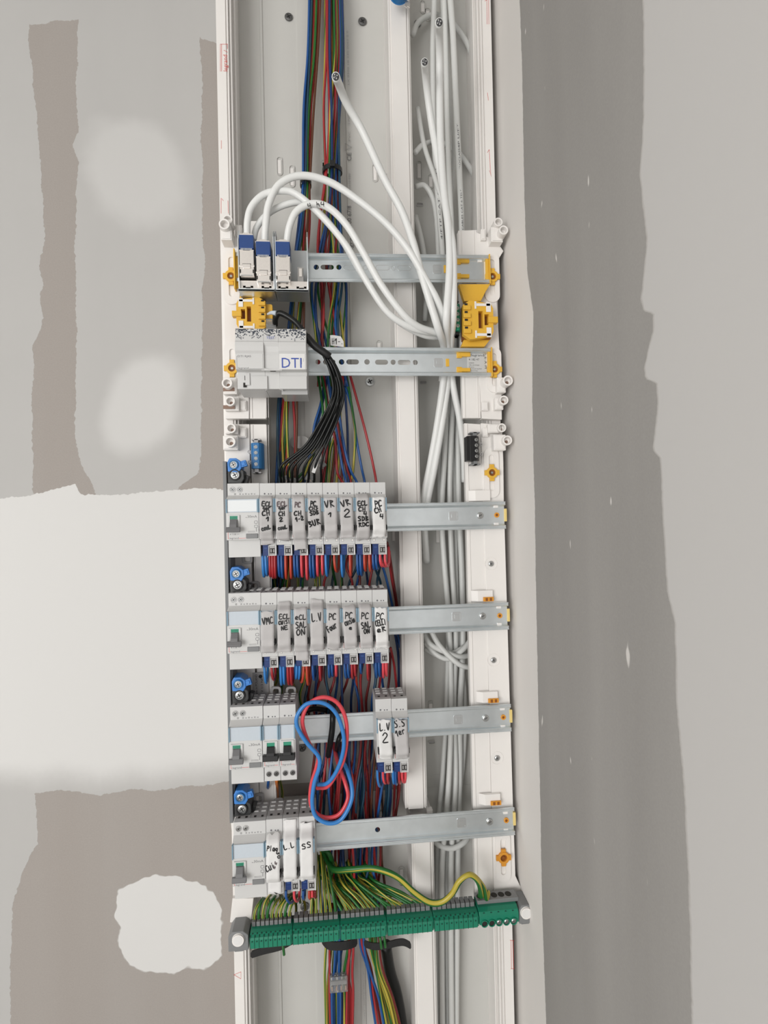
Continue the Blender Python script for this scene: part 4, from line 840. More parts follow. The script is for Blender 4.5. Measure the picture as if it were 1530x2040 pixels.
q = M(); print_text(q, 'TEST', x0+w_*.44, 137.6, Zp(676, 136), 4, width=9.5); print_text(q, 'DTI', x0+w_*.635, d+.7, zl0+1.8, 17, width=24); q.build('blue_lettering', BPRINT, t)
q = M(); q.box(x0+w_*.61+.6, x1-1.5, d, d+.5, zl0, zl1+1); q.build('paper_label', TAPEW, t)
q = M(); q.box(x0+w_*.02, x0+w_*.385, d, d+.5, zl0, zl1+1); q.build('blank_label', GREYW, t, .2)
q = M(); print_text(q, 'DTI RJ45', x0+2.5, d+.6, zl1-3.5, 3.2, width=15.5); print_text(q, 'legrand', x0+2.8, d+.6, zl0+.4, 3, width=12); q.box(x0+1.6, x0+1.9, d+.5, d+.56, zl0, zl1-2); q.box(x0+15.5, x0+w_*.38, d+.5, d+.56, zl0+.4, zl0+.7)
q.box(x1-6, x1-5.4, d+.5, d+.56, zl0+6, zl0+13); q.box(x1-3.6, x1-3.4, d+.5, d+.56, zl0+9, zl0+13); q.build('module_print', GPRINT, t)
q = M(); xc = x0+w_*.505; prr = [(xc-12, zl0-1)]+[(xc-12+24*k/10, zl0+3.4-3.2*math.sin(math.pi*k/10)) for k in range(11)]+[(xc+12, zl0-1)]; q.plate(prr[::-1], [], d-3, d-.6); q.build('curved_lip', GREYW, t, .3)
q = M(); zb0, zb1 = Zp(782, DS-2), Zp(748, DS); q.box(x0+w_*.20, x0+w_*.43, DS, DS+3, Zp(776, DS), Zp(750, DS)); q.box(x0+w_*.61, x1-.5, DS, DS+3, Zp(776, DS), Zp(750, DS)); q.build('lower_cover', GREYW, t, .4)
q = M(); xc = x0+w_*.52; zc = Zp(781, DS); q.plate(([(xc-11, zc+6)]+[(xc-10+20*k/10, zc+2+2.6*math.sin(math.pi*k/10)) for k in range(11)]+[(xc+11, zc+6)])+[(xc+9-18*k/10, zc+6+1.5*math.sin(math.pi*k/10)) for k in range(11)], [], DS-4, DS-1); q.build('lower_curved_lip', GREYW, t, .3)
q = M(); q.box(x0+w_*.48, x0+w_*.56, d-3.9, d-3.4, Zp(738.5, d), Zp(736.8, d)); q.box(x0+w_*.105, x0+w_*.145, DS+.8, DS+1.4, Zp(758, DS), Zp(749, DS)); q.box(x0+w_*.085, x0+w_*.13, DS+.8, DS+1.4, Zp(772, DS), Zp(763, DS)); q.build('dark_slots', HOLE, t)
q = M(); q.box(x0+w_*.115, x0+w_*.18, DS+1.2, DS+2.2, Zp(768, DS), Zp(744, DS)); q.build('slot_hook', GREYW, t, .3)
q = M(); q.box(x0+w_*.62, x1, 80, DS-6, Zp(784, DS), Zp(775, DS)); q.build('smoked_window', mat('smoked_clear', (.45, .45, .45), .2), t, .3)

# ------------------------------------------------------------ metal brackets and shielded network connectors
def bracket(x0p, x1p, label, slots_):
    d = 112; xa, xb = PX(x0p, 540, d), PX(x1p, 540, d); zb, zt = PZ(510, 582, d), PZ(510, 492, 90)
    t = thing('connector_bracket', label, 'bracket', (xa, 82, zb))
    q = M(); q.box(xa, xb, 82, 83, zb+4, zt); q.build('back_plate', mat('bracket_back_grey', (.52, .53, .53), .45, .3) if 'bracket_back_grey' not in MATS else MATS['bracket_back_grey'], t)
    for x in (xa, xb-1.2): q = M(); q.ext([(zb+2, 83), (zb+2, d), (zb+16, d+2), (PZ(510, 470, 115), 115), (PZ(510, 458, 110), 108), (PZ(510, 458, 110), 96), (zt, 90), (zt, 83)], x, x+1.2, 'x'); q.build('side_cheek', ZINC, t, .2)
    q = M(); q.box(xa, xb, 83, d+3, zb, zb+2.4); q.box(xa, xb, d+1.5, d+3, zb, zb+3.4); q.build('bottom_tray', ZINC, t, .3)
    q = M(); mid = (xa+xb)/2; hs = []
    for c in (mid-11, mid+11): hs.append([(c-6, zb+7), (c-3, zb+7), (c-3, zb+5.6), (c+3, zb+5.6), (c+3, zb+7), (c+6, zb+7), (c+6, zb+9.6), (c+3, zb+9.6), (c+3, zb+8.4), (c-3, zb+8.4), (c-3, zb+9.6), (c-6, zb+9.6)])
    q.plate([(xa, zb+2), (xb, zb+2), (xb, zb+16), (xa, zb+16)], hs, d-6, d-5); q.build('front_apron', NICK, t, .15)
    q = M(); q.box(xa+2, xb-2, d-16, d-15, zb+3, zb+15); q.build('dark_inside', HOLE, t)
    if slots_: q = M(); c = mid+10; q.box(c-3.5, c+3.5, d-14, d-6, zb+16, zb+34); q.build('empty_port_plate', mat('port_plate_grey', (.30, .29, .28), .5), t); q = M(); q.box(c-1.6, c+2.2, d-6, d-4.5, zb+22, zb+32); q.build('port_latch', NICK, t, .3)
    return t
bracket(475, 547, 'left steel bracket holding two blue-topped network connectors', False)
bracket(548.5, 614, 'right steel bracket with one network connector and one empty place', True)
def connector():
    t = thing('network_connector', '', 'connector', (0, 0, -ZREF)); w_ = 17.0   # origin at the bottom centre of the front
    q = M(); q.box(-w_/2, w_/2, -22, 0, 0, 29.5); q.build('metal_shell', NICK, t, .7)
    q = M(); q.box(-w_/2, w_/2, -20, .6, 31, 47); q.box(-w_/2+1, w_/2-1, -19, 0, 29.5, 31); q.build('blue_cap', BLUEC, t, .6)
    q = M(); 
    for k in range(8): q.box(-6.6+k*1.7, -5.7+k*1.7, 0, .8, 29.2, 31.4)
    q.build('grip_teeth', GREYW, t)
    q = M(); q.plate([(-w_/2, 28), (w_/2, 28), (w_/2, 29.6), (5, 29.6), (3, 28.2), (-3, 28.2), (-5, 29.6), (-w_/2, 29.6)], [], 0, .5); q.build('shell_edge', NICK, t)
    q = M(); q.box(-4.6, 4.6, 0, 1.6, 8, 13); q.box(-w_/2-.6, w_/2+.6, -3, .5, 10, 12.2); q.build('latch', NICK, t, .4)
    q = M(); q.box(-4.9, 4.9, 0, .3, 13, 13.8); q.box(-w_/2+.3, -w_/2+1.6, 0, .3, 3, 7); q.box(w_/2-1.6, w_/2-.3, 0, .3, 3, 7); q.build('latch_gap', HOLE, t)
    q = M(); q.ext([(-5.5, 47), (5.5, 47), (4.2, 50), (-4.2, 50)][::-1], -16, -2, 'd'); q.plate([(-8.2, 46.6), (8.2, 46.6), (7.8, 48.2), (4.5, 48.4), (3.5, 49.4), (-3.5, 49.4), (-4.5, 48.4), (-7.8, 48.2)], [], -1, .4); q.build('cable_clip', NICK, t, .3)
    q = M(); q.box(-7, 7, -.4, .02, 0, 1.0); q.build('front_lip', STEEL, t); return t
CN = connector()
for i, (px, py, nm) in enumerate(((492, 549, 'leftmost of the three blue-topped network connectors, set higher than the others'), (525.5, 562, 'middle blue-topped network connector'), (564.5, 562, 'rightmost blue-topped network connector, beside the empty place'))):
    o = CN if i == 0 else dup(CN); o['label'] = nm; o['group'] = 'shielded network connectors'; o.location = W(*P3(px, py, 116)); o.scale = (1, 1, 1.04)
# ------------------------------------------------------------ green earth terminal bar
dB = 106; eL, eR = P3(497, 1892.5, dB), P3(1034, 1841, dB)
ang = math.atan2(eR[2]-eL[2], eR[0]-eL[0]); LB = math.hypot(eR[2]-eL[2], eR[0]-eL[0])
E_ = thing('earth_terminal_bar', 'long green earth terminal bar with grey ends, tilted up to the right', 'terminal bar', (eL[0], 0, eL[2])); E_['_o'] = (0., 0., 0.); E_.rotation_euler = (0, -ang, 0)
def el(px, py, d=86):
    x, z = P(px, py, d); return ((x-eL[0])*math.cos(ang)+(z-eL[2])*math.sin(ang), -(x-eL[0])*math.sin(ang)+(z-eL[2])*math.cos(ang))
def ew(u, d, v): return (eL[0]+u*math.cos(ang)-v*math.sin(ang), d, eL[2]+u*math.sin(ang)+v*math.cos(ang))
q = M(); q.box(-2, LB+3, 78, 84, 2, 17); q.build('carrier_rail', MGREY, E_, .4)
bnd = [0]+[el(px, 1860)[0] for px in (585, 678, 769, 860, 948)]+[LB]
pf = [(0, 78), (0, 100), (1.5, dB-1), (13, dB-1), (13.5, dB-1), (16, 101), (17, 96), (17, 92), (17, 78)]
for i in range(5):
    u0, u1 = bnd[i]+.3, bnd[i+1]-.3
    q = M(); q.ext(pf, u0, u1, 'x'); q.build('terminal_block', GREEN, E_, .4)
    n = 9; p_ = (u1-u0)/(n+.35)
    for k in range(n):
        ua = u0+.5+k*p_
        q = M(); q.ext([(.6, dB-.8), (1, dB+.2), (11.4, dB+.7), (13.6, dB-.6), (13.6, dB-1.2)], ua+.42, ua+p_-.12, 'x'); q.build('lever_key', GREEN, E_, .25)
        q = M(); q.box(ua-.1, ua+.42, 99, dB-.2, 0, 15.2); q.build('key_groove', GREEND, E_)
        q = M(); q.cyl(ua+p_/2, 10, .9, dB+1.2, dB+1.35, 8); q.build('key_dot', GREEND, E_)
        q = M(); q.box(ua+.5, ua+p_-.5, 80, 92, 17, 22.5); q.build('entry_funnel', MGREY if (k+i) % 7 else LEVG, E_, .4)
        q = M(); q.cyl(ua+p_*.5, 15.2, 1.1, 100.6, 102.2, 10); q.build('test_hole', GREEND, E_)
# big five-way block
u0, u1 = bnd[5]+.4, LB
q = M(); q.ext([(0, 78), (1, 100), (3, dB), (14, dB+.5), (18, 104), (20, 98), (20, 78)], u0, u1, 'x'); q.build('large_terminal_block', GREEN, E_, .5)
q = M(); q.box(u0+1, u1+4, 78, 94, 20, 25); q.build('large_entry_strip', MGREY, E_, .5)
for k in range(5):
    u = u0+(u1-u0)*(.12+.185*k)
    q = M(); q.ring(u, 5.2, 4.5, 3.4, dB-.5, dB+1.8, 20); q.build('screw_collar', GREEN, E_, .2)
    q = M(); q.cyl(u, 5.2, 3.4, dB, dB+.7, 18); q.build('screw_recess', HOLE, E_)
    if k > 1: screw_m(u, 5.2, dB+.9, 2.9).build('clamp_screw', [STEEL, DSTEEL], E_)
    b = len(q.v); q = M(); q.v += [(u+4.2*math.cos(t_*math.pi/9), 86+4.8*math.sin(t_*math.pi/9), 25.1) for t_ in range(18)]; q.face(list(range(18))); q.build('wire_entry', HOLE, E_)
    q = M(); q.cyl(u, 16, 1.5, 104, 105, 10); q.build('test_hole', GREEND, E_)
def endcap(u0, u1, s):
    t = M(); cx = (u0+u1)/2; t.ext([(u0, 76), (u0, 108), (u1, 108), (u1, 76)] if 0 else [(u0, -1), (u1, -1), (u1, 17), (cx+(u1-u0)*.25, 22), (cx-(u1-u0)*.3, 22), (u0, 16)], 78, 105, 'd'); t.build('end_cap', MGREY, E_, .8)
    q = M(); q.ext([(cx-5, -4), (cx+5, -4), (cx+7, -1), (cx-7, -1)][::-1], 80, 102, 'd'); q.build('cap_foot', MGREY, E_, .5)
    q = M(); q.cyl(cx, 13, 7, 105, 107.5, 28, 6.6); q.build('round_plug', WHITE, E_, .3); q = M(); q.cyl(cx, 13, 5.4, 107.3, 107.7, 24); q.build('plug_face', TAPEW, E_)
endcap(-25, -1.2, -1); endcap(LB+1, LB+18, 1)

# ------------------------------------------------------------ wires
def wire(pts, col, r, label, group, name='electrical_wire', cat='wire', n=7, per=5, twist=None, mm=False):
    q = M(); P_ = [p if mm else P3(*p) for p in pts]
    if col == 'gy':
        q.tube(P_, r, 8, per, twist if twist is not None else R.uniform(-.03, .03), [0, 0, 1, 1, 1, 0, 0, 0] if R.random() < .5 else [0, 1, 1, 1, 0, 0, 0, 1]); ms = [GYG, GYY]
    else: q.tube(P_, r, n, per); ms = WM.get(col, col if not isinstance(col, str) else None)
    o = q.build(name, ms); return tag(o, label, cat, group)
CN_ = {'blue': 'blue', 'dblue': 'dark blue', 'teal': 'dark teal', 'red': 'red', 'dred': 'dark red', 'ored': 'orange-red', 'coral': 'bright red', 'brown': 'brown', 'black': 'black', 'gy': 'green-and-yellow striped', 'orange': 'orange', 'sky': 'bright blue'}
NTH = ['first', 'second', 'third', 'fourth', 'fifth', 'sixth', 'seventh', 'eighth']
def bundle(nodes, cols, r, where, group, jit=.5, seed=0, dj=7, order=False, ends='top'):
    """nodes: (px centre, py, half width px, depth mm); colours run left to right at the start"""
    rr = random.Random(seed); n = len(cols); lanes = [(-1+2*(i+.5)/n) for i in range(n)]
    for i, c in enumerate(cols):
        u = lanes[i]; ph = rr.uniform(0, 6.28); fr = rr.uniform(.6, 1.3); dd = rr.uniform(-dj, dj); pts = []
        for k, nd in enumerate(nodes):
            tight = min(1, nd[2]/18); v = u+jit*math.sin(ph+fr*k)*(0 if (k < 4 if ends == 'top' else k > len(nodes)-5) else 1); v = max(-1, min(1, v))
            pts.append((nd[0]+nd[2]*v, nd[1], max(7, nd[3]+dd*tight+rr.uniform(-1.5, 1.5)*tight)))
        k = cols[:i].count(c); lab = ('%s %s wire from the left in %s' % (NTH[k], CN_[c].replace('green-and-yellow ', ''), where)) if cols.count(c) > 1 else 'only %s wire in %s' % (CN_[c], where)
        wire(pts, c, r*(rr.uniform(.92, 1.08)), lab, group)
RW = 1.72
bundle([(617, -660, 12, 20), (627, -90, 12, 20), (627, 0, 12, 22), (623, 110, 11, 24), (615, 220, 10, 26), (610, 365, 8.5, 30), (606, 440, 11, 36), (601, 500, 12, 44), (597, 560, 13, 40), (588, 680, 16, 34), (574, 760, 19, 40), (568, 860, 23, 42), (566, 960, 22, 44), (566, 1080, 24, 40), (560, 1200, 20, 34)],
    ['blue', 'dblue', 'teal', 'gy', 'red', 'gy', 'gy', 'ored', 'red', 'brown'], RW, 'the thin left bundle at its top', 'wires of the thin left bundle', seed=1, jit=.35)
bundle([(654, -660, 18, 20), (664, -90, 18, 20), (665, 0, 18, 24), (666, 110, 19, 26), (663, 220, 18, 28), (662, 341, 14, 32), (658, 430, 20, 34), (655, 500, 27, 36), (655, 570, 35, 36), (658, 640, 32, 38), (664, 700, 30, 40), (668, 770, 34, 42)],
    ['gy', 'red', 'red', 'blue', 'dblue', 'dred', 'gy', 'blue', 'gy', 'red', 'gy', 'gy', 'red', 'gy', 'blue', 'teal', 'dblue'], RW, 'the thick central bundle at its top', 'wires of the thick central bundle', seed=2, jit=.4)
# strands fanning out between the second rail and the top breaker row
fan = [([(648, 745), (640, 800), (626, 850), (622, 900), (606, 962)], 'blue', 44), ([(654, 745), (640, 815), (628, 860), (618, 905), (600, 965)], 'blue', 40), ([(633, 745), (640, 790), (643, 830), (634, 880), (612, 930), (585, 965)], 'gy', 48), ([(640, 745), (650, 800), (646, 850), (628, 890), (605, 950), (592, 968)], 'gy', 52),
 ([(644, 745), (655, 815), (668, 880), (672, 940), (684, 965)], 'red', 50), ([(652, 745), (662, 810), (672, 870), (682, 930), (690, 965)], 'blue', 54), ([(660, 745), (668, 800), (676, 870), (690, 930), (700, 965)], 'red', 46), ([(666, 745), (675, 820), (688, 900), (700, 940), (712, 965)], 'blue', 52), ([(656, 745), (668, 830), (684, 900), (695, 965)], 'blue', 44),
 ([(686, 760), (692, 850), (694, 920), (700, 965)], 'dblue', 38), ([(690, 745), (704, 830), (708, 870), (703, 940), (698, 965)], 'gy', 44), ([(688, 770), (700, 810), (711, 880), (720, 930), (727, 965)], 'blue', 42), ([(697, 745), (712, 800), (728, 860), (742, 920), (750, 965)], 'red', 48),
 ([(676, 745), (678, 830), (683, 900), (680, 965)], 'dred', 30), ([(680, 745), (678, 820), (676, 900), (670, 965)], 'gy', 34), ([(650, 830), (652, 890), (644, 965)], 'red', 32), ([(672, 850), (668, 900), (661, 965)], 'dred', 36), ([(670, 860), (658, 900), (655, 965)], 'gy', 38), ([(668, 860), (664, 920), (660, 965)], 'gy', 34),
 ([(645, 880), (642, 930), (640, 965)], 'red', 36), ([(660, 850), (655, 900), (648, 965)], 'gy', 30)]
for k, (p, c, d) in enumerate(fan): wire([(a, b, d+3*math.sin(i)) for i, (a, b) in enumerate(p)]+[(p[-1][0], p[-1][1]+40, d+12)], c, RW, '%s wire fanning out above the top breaker row' % CN_[c] if k != 12 else 'lone red wire curving down to the last breaker of the top row', 'wires fanning out above the top breaker row', per=6)
# wires between the rows
def mid(x0, x1, y0, y1, cols, where, grp, seed, d=34, lean=0, xb=None):
    rr = random.Random(seed); n = len(cols)
    for i, c in enumerate(cols):
        a = x0+(x1-x0)*(i+.5)/n+rr.uniform(-4, 4); b = (xb[0]+(xb[1]-xb[0])*((i*7) % n+.5)/n if xb else a+lean)+rr.uniform(-8, 8); dd = d+rr.uniform(-16, 16)
        wire([(a, y0, dd), (a*.75+b*.25+rr.uniform(-9, 9), y0*.66+y1*.34, dd+rr.uniform(-6, 6)), (a*.3+b*.7+rr.uniform(-9, 9), y0*.33+y1*.67, dd+rr.uniform(-5, 5)), (b, y1, dd)], c, RW, '%s wire in %s' % (CN_[c], where), grp, per=6)
W1 = 'the tangle between the first and second breaker rows'; G1 = 'wires between the first and second rows'
mid(535, 640, 1090, 1200, ['gy', 'gy', 'gy', 'red', 'gy', 'teal', 'gy', 'gy', 'gy'], W1, G1, 11, 26)
mid(640, 770, 1090, 1200, ['gy', 'red', 'teal', 'gy', 'gy', 'dred', 'red', 'teal', 'dred', 'blue', 'dblue', 'red', 'teal', 'teal'], W1, G1, 12, 32, -10)
for p, c in (([(755, 1110, 80), (766, 1140, 60), (776, 1180, 50), (786, 1230, 40), (797, 1290, 34)], 'blue'), ([(771, 1080, 70), (777, 1110, 60), (784, 1160, 46), (792, 1215, 40), (794, 1260, 36)], 'dred'), ([(774, 1100, 60), (780, 1150, 48), (790, 1210, 36), (793, 1280, 30)], 'red'), ([(778, 1290, 50), (786, 1330, 40), (793, 1400, 36)], 'red'), ([(780, 1230, 50), (793, 1300, 32), (794, 1370, 30), (792, 1420, 30)], 'dblue')):
    wire(p, c, 1.7, '%s wire running down beside the partition, right of the breaker rows' % CN_[c], 'wires down beside the partition')
W2 = 'the tangle between the second and third breaker rows'; G2 = 'wires between the second and third rows'
mid(540, 620, 1310, 1420, ['gy', 'gy', 'gy', 'gy', 'dred'], W2, G2, 13, 24)
mid(608, 780, 1300, 1445, ['teal', 'dred', 'red', 'dblue', 'teal', 'dred', 'red', 'blue', 'dblue', 'dred', 'dblue', 'blue', 'ored', 'red', 'dred', 'blue', 'teal', 'red', 'blue', 'dred'], W2, G2, 14, 36)
W3 = 'the mass of wires behind the loose loop below the fifth rail'; G3 = 'wires behind the loose loop'
c3 = ['dred', 'teal', 'dblue', 'red', 'teal', 'red', 'blue', 'dred', 'teal', 'dblue', 'red', 'ored', 'blue', 'red', 'teal', 'dblue', 'red', 'blue', 'dred', 'blue', 'red', 'dblue', 'blue', 'brown', 'red', 'dred']
mid(630, 790, 1420, 1650, c3, W3, G3, 15, 24, -4); R.shuffle(c3); mid(640, 800, 1420, 1650, c3[:20], W3, G3, 18, 50, -14)
mid(535, 560, 1540, 1640, ['gy', 'orange', 'gy', 'gy'], 'the narrow gap below the two bare breakers', 'wires below the two bare breakers', 16, 30)
W4 = 'the mass of wires below the lowest rail'; G4 = 'wires below the lowest rail'
mid(645, 765, 1640, 1850, ['blue', 'teal', 'dred', 'red', 'blue', 'dblue', 'red', 'dred', 'blue', 'ored', 'teal', 'red', 'dblue', 'red', 'blue', 'dblue', 'brown'], W4, G4, 17, 26, -2); mid(650, 765, 1640, 1850, ['red', 'blue', 'dred', 'dblue', 'red', 'dblue', 'blue', 'teal', 'red', 'blue', 'dred'], W4, G4, 19, 46, 2)
# bundles below the earth bar
bundle([(680, 1800, 22, 44), (678, 1880, 28, 40), (674, 1935, 28, 36), (676, 1980, 30, 34), (676, 2060, 28, 30), (675, 2140, 28, 28), (686, 2740, 28, 28)], ['gy', 'gy', 'red', 'blue', 'blue', 'gy', 'blue', 'blue', 'dblue', 'gy', 'red', 'red', 'red', 'red'], RW, 'the left bundle at its bottom', 'wires of the left bundle below the earth bar', seed=5, jit=.2, ends='b')
bundle([(735, 1800, 20, 44), (736, 1880, 20, 40), (746, 1930, 20, 34), (762, 1990, 24, 30), (776, 2060, 28, 26), (787, 2140, 30, 24), (798, 2740, 30, 24)], ['blue', 'red', 'red', 'blue', 'gy', 'gy', 'gy', 'gy', 'gy', 'dred'], RW, 'the right bundle at its bottom', 'wires of the right bundle below the earth bar', seed=6, jit=.25, ends='b')
wire([(768, 1880, 26), (777, 1935, 22), (790, 1980, 20), (800, 2040, 18), (807, 2140, 18), (818, 2740, 18)], 'black', 7.5, 'thick black cable behind the right wires below the earth bar', None, 'black_cable', 'cable', n=14)

# jumper loops leaving the breaker terminals
LC = {}; LO = []
def loop(x, y, c, ylow, dx, where, grp, r=1.6, d0=114):
    d1 = d0-34
    pts = [(x, y-6, d0), (x, y+6, d0), (x+dx*.15, y*.35+ylow*.65, d0-1), (x+dx*.45, ylow-2, d0-9), (x+dx*.8, ylow-3, d1+8), (x+dx, y*.5+ylow*.5, d1-6), (x+dx*1.1, y-10, d1-14)]
    lb = '%s jumper loop under %s' % (CN_[c], where); LC[lb] = LC.get(lb, 0)+1
    o = wire(pts, c, r, lb, grp, per=5, n=8); LO.append((lb, LC[lb], o))
mk = lambda rw, i: 'the breaker marked '+rw[i][5]+(' in the second row' if rw[i][5] == 'L.V' else '')
gA = 'jumper loops under the top row'; wA = 'a terminal of the top breaker row'
for i in range(8):
    xb = A[i]+9; xr = A[i]+24; bc = 'blue' if i not in (0, 4, 5) else 'sky'; rc = ['red', 'ored', 'coral', 'coral', 'ored', 'ored', 'ored', 'coral'][i]; yb = 1108
    nb = 2 if i not in (4, 5) else 1; nr = [3, 2, 2, 2, 1, 1, 2, 2][i]
    for k in range(nb): loop(xb-4+k*6, yb, bc, 1150+R.uniform(-5, 2)-(10 if i == 7 else 0), 5, mk(rowA, i), gA)
    for k in range(nr): loop(xr-5+k*(10/max(1, nr-1)) if nr > 1 else xr-2, yb, rc, [1152, 1152, 1152, 1146, 1142, 1150, 1140, 1132][i]+R.uniform(-3, 3), [3, 3, 4, 3, 9, 3, 4, 8][i], mk(rowA, i), gA)
wire([(757, 1106, 112), (760, 1122, 112), (768, 1128, 100), (774, 1118, 84), (774, 1090, 72)], 'coral', 1.8, 'bright red jumper curling round the bottom right corner of the top breaker row', gA, per=6)
gB = 'jumper loops under the second row'; wB = 'a terminal of the second breaker row'
for i in range(8):
    x0 = Bx[i]; yb = 1324-i*1.3; nb = [1, 2, 2, 1, 2, 2, 1, 2][i]; nr = [1, 2, 2, 1, 1, 2, 1, 2][i]; rc = ['red', 'red', 'ored', 'red', 'coral', 'red', 'red', 'coral'][i]
    for k in range(nb): loop(x0+6+k*6, yb, 'sky' if i < 3 else 'blue', [1362, 1362, 1354, 1352, 1350, 1352, 1345, 1350][i]+R.uniform(-3, 3), [6, 3, -3, 5, 3, 6, 3, 3][i], mk(rowB, i), gB)
    for k in range(nr): loop(x0+20+k*6, yb, rc, [1358, 1366, 1362, 1356, 1350, 1350, 1352, 1350][i]+R.uniform(-3, 3), [8, 5, -7 if k == 0 else 5, 4, 2, 3, 3, 2][i], mk(rowB, i), gB)
gC = 'jumper loops under the breakers marked L.V 2 and S.S'
for x, c, yl, dx in ((752, 'sky', 1568, 9), (763, 'coral', 1562, 8), (772, 'red', 1562, 3), (783, 'sky', 1562, 3), (788, 'blue', 1564, 3), (795, 'red', 1562, 3), (801, 'coral', 1560, 5), (808, 'coral', 1560, -3)): loop(x, 1540, c, yl, dx, 'the breaker marked L.V 2' if x < 780 else 'the breaker marked S.S 1er', gC)
gD = 'jumper loops under the lowest row'
for x, c, yl, dx in ((570, 'blue', 1800, 16), (586, 'coral', 1797, 10), (604, 'blue', 1793, 3), (616, 'ored', 1792, 3), (622, 'coral', 1788, 3), (628, 'dred', 1790, 2)): loop(x, 1780, c, yl, dx, 'the breaker marked L.L' if x < 596 else 'the last breaker of the lowest row', gD)
for lb, k, o in LO:
    if LC[lb] > 1: o['label'] = {1: 'left', 2: 'right' if LC[lb] == 2 else 'middle', 3: 'right'}[k]+' '+lb+(', of the pair' if LC[lb] == 2 else ', of three')
# wires entering the sides, below bare breakers
wire([(535, 1553, 90), (534, 1566, 80), (534, 1572, 60)], 'blue', 1.8, 'short blue wire end under the first bare breaker', None); wire([(551, 1553, 80), (552, 1575, 60), (553, 1620, 40)], 'orange', 2.2, 'orange wire under the first bare breaker', None)

# loose loops in front of the fifth rail
lp = [(700, 1760, 60), (680, 1650, 96), (662, 1500, 118), (648, 1470, 126), (620, 1430, 138), (612, 1402, 142)]
blue = [(634, 1700, 40), (628, 1640, 80), (623, 1590, 120), (628, 1545, 140), (637, 1525, 146), (634, 1505, 146), (613, 1480, 146), (592, 1448, 146), (594, 1422, 146), (612, 1402, 146), (645, 1401, 145), (671, 1424, 144), (684, 1465, 142), (683, 1500, 140), (670, 1535, 138), (652, 1560, 136), (634, 1564, 134)]
wire([(633, 1563, 128), (652, 1560, 138), (670, 1537, 142), (683, 1500, 146), (684, 1462, 148), (670, 1422, 149), (645, 1401, 150), (612, 1402, 150), (593, 1424, 150), (592, 1447, 150), (610, 1478, 150), (634, 1506, 150), (636, 1528, 149), (626, 1560, 147), (622, 1600, 146), (630, 1627, 146), (655, 1640, 146), (680, 1632, 145), (699, 1598, 144), (701, 1568, 140), (692, 1535, 128), (682, 1515, 108), (674, 1500, 80), (668, 1480, 60)], 'sky', 2.35, 'loose bright blue wire making two large loops in front of the fifth rail', None, n=12, per=7)
wire([(632, 1570, 122), (652, 1567, 134), (668, 1546, 138), (684, 1515, 142), (691, 1470, 144), (688, 1430, 145), (672, 1400, 146), (645, 1389, 147), (618, 1400, 147), (604, 1425, 146), (604, 1450, 144), (618, 1485, 142), (634, 1505, 141), (630, 1530, 140), (620, 1565, 138), (619, 1600, 138), (632, 1622, 138), (655, 1629, 138), (678, 1620, 138), (693, 1590, 136), (688, 1560, 132), (676, 1528, 116), (668, 1500, 86), (664, 1480, 60)], 'coral', 2.35, 'loose red wire looping beside the bright blue one in front of the fifth rail', None, n=12, per=7)
wire([(662, 1395, 60), (663, 1420, 108), (662, 1450, 112), (658, 1480, 108), (654, 1505, 80)], 'black', 3.6, 'thick black cable crossing the fifth rail inside the loose loop', None, 'black_cable', 'cable', n=12)
wire([(683, 1455, 90), (676, 1470, 112), (672, 1485, 100), (671, 1500, 70)], 'black', 3.0, 'short black sleeve on the loose wires right of the thick black cable', None, 'black_sleeve', 'sleeve', n=12)
wire([(592, 1432, 50), (602, 1420, 66), (625, 1412, 62), (650, 1415, 50)], 'black', 3.4, 'black cable lying along the top edge of the fifth rail', None, 'black_cable', 'cable', n=12)

ORD = 'one two three four five six seven eight nine'.split()
# earth wires into the green bar
gE = 'earth wires arching into the left of the bar'
bu = lambda i, k: bnd[i]+.8+((bnd[i+1]-bnd[i]-.6)/9.35)*(k+.5)
hs = [26, 27, 33, 30, 24, 24, 28, 24, 22]
for k in range(9):
    u = bu(0, k); b0 = ew(u, 86, 16); up = hs[k]/1.57
    cu = u+R.uniform(4, 9) if k not in (1,) else u+3
    pts = [b0, ew(u, 86, 20+up*.4), ew(u+(cu-u)*.35, 84, 20+up*.85), ew(u+(cu-u)*.9, 78, 20+up), ew(cu+2, 66, 20+up*.8), ew(cu+4, 52, 20+up*.3), ew(cu+5, 46, 10)]
    wire(pts, 'gy', 1.75, 'earth wire arching into key %s from the left of the first green block' % ORD[k], gE, mm=True, per=6, twist=R.uniform(-.02, .02))
gF = 'earth wires dropping into the middle of the bar'
for i, src, kk in ((1, (640, 1735), range(9)), (2, (690, 1735), range(9)), (3, (745, 1735), range(9))):
    for k in kk:
        u = bu(i, k); b0 = ew(u, 86, 16); x, dd, z = b0; f = k/8
        if i == 1: sx, sy = 612+f*38, 1700+R.uniform(0, 24)
        elif i == 2: sx, sy = (640+f*20, 1735) if k < 3 else (655+(f-.3)*60, 1742)
        else: sx, sy = 700+f*40, 1745
        if i == 1 and k < 3: sx, sy = 590+k*18, 1806
        s_ = P3(sx, sy, 48+R.uniform(-8, 8)); h = s_[2]-z
        m1 = (x*.92+s_[0]*.08, 84, z+h*.22); m2 = (x*.62+s_[0]*.38, 76+R.uniform(-4, 4), z+h*.55); m3 = (x*.2+s_[0]*.8, 64+R.uniform(-5, 5), z+h*.9)
        wire([b0, m1, m2, m3, s_, (s_[0]-4, 34, s_[2]+8)], 'gy', 1.75, 'striped earth wire dropping into key %s from the left of the %s green block' % (ORD[k], ('', 'second', 'third', 'fourth')[i]), gF, mm=True, per=6, twist=R.uniform(-.03, .03))
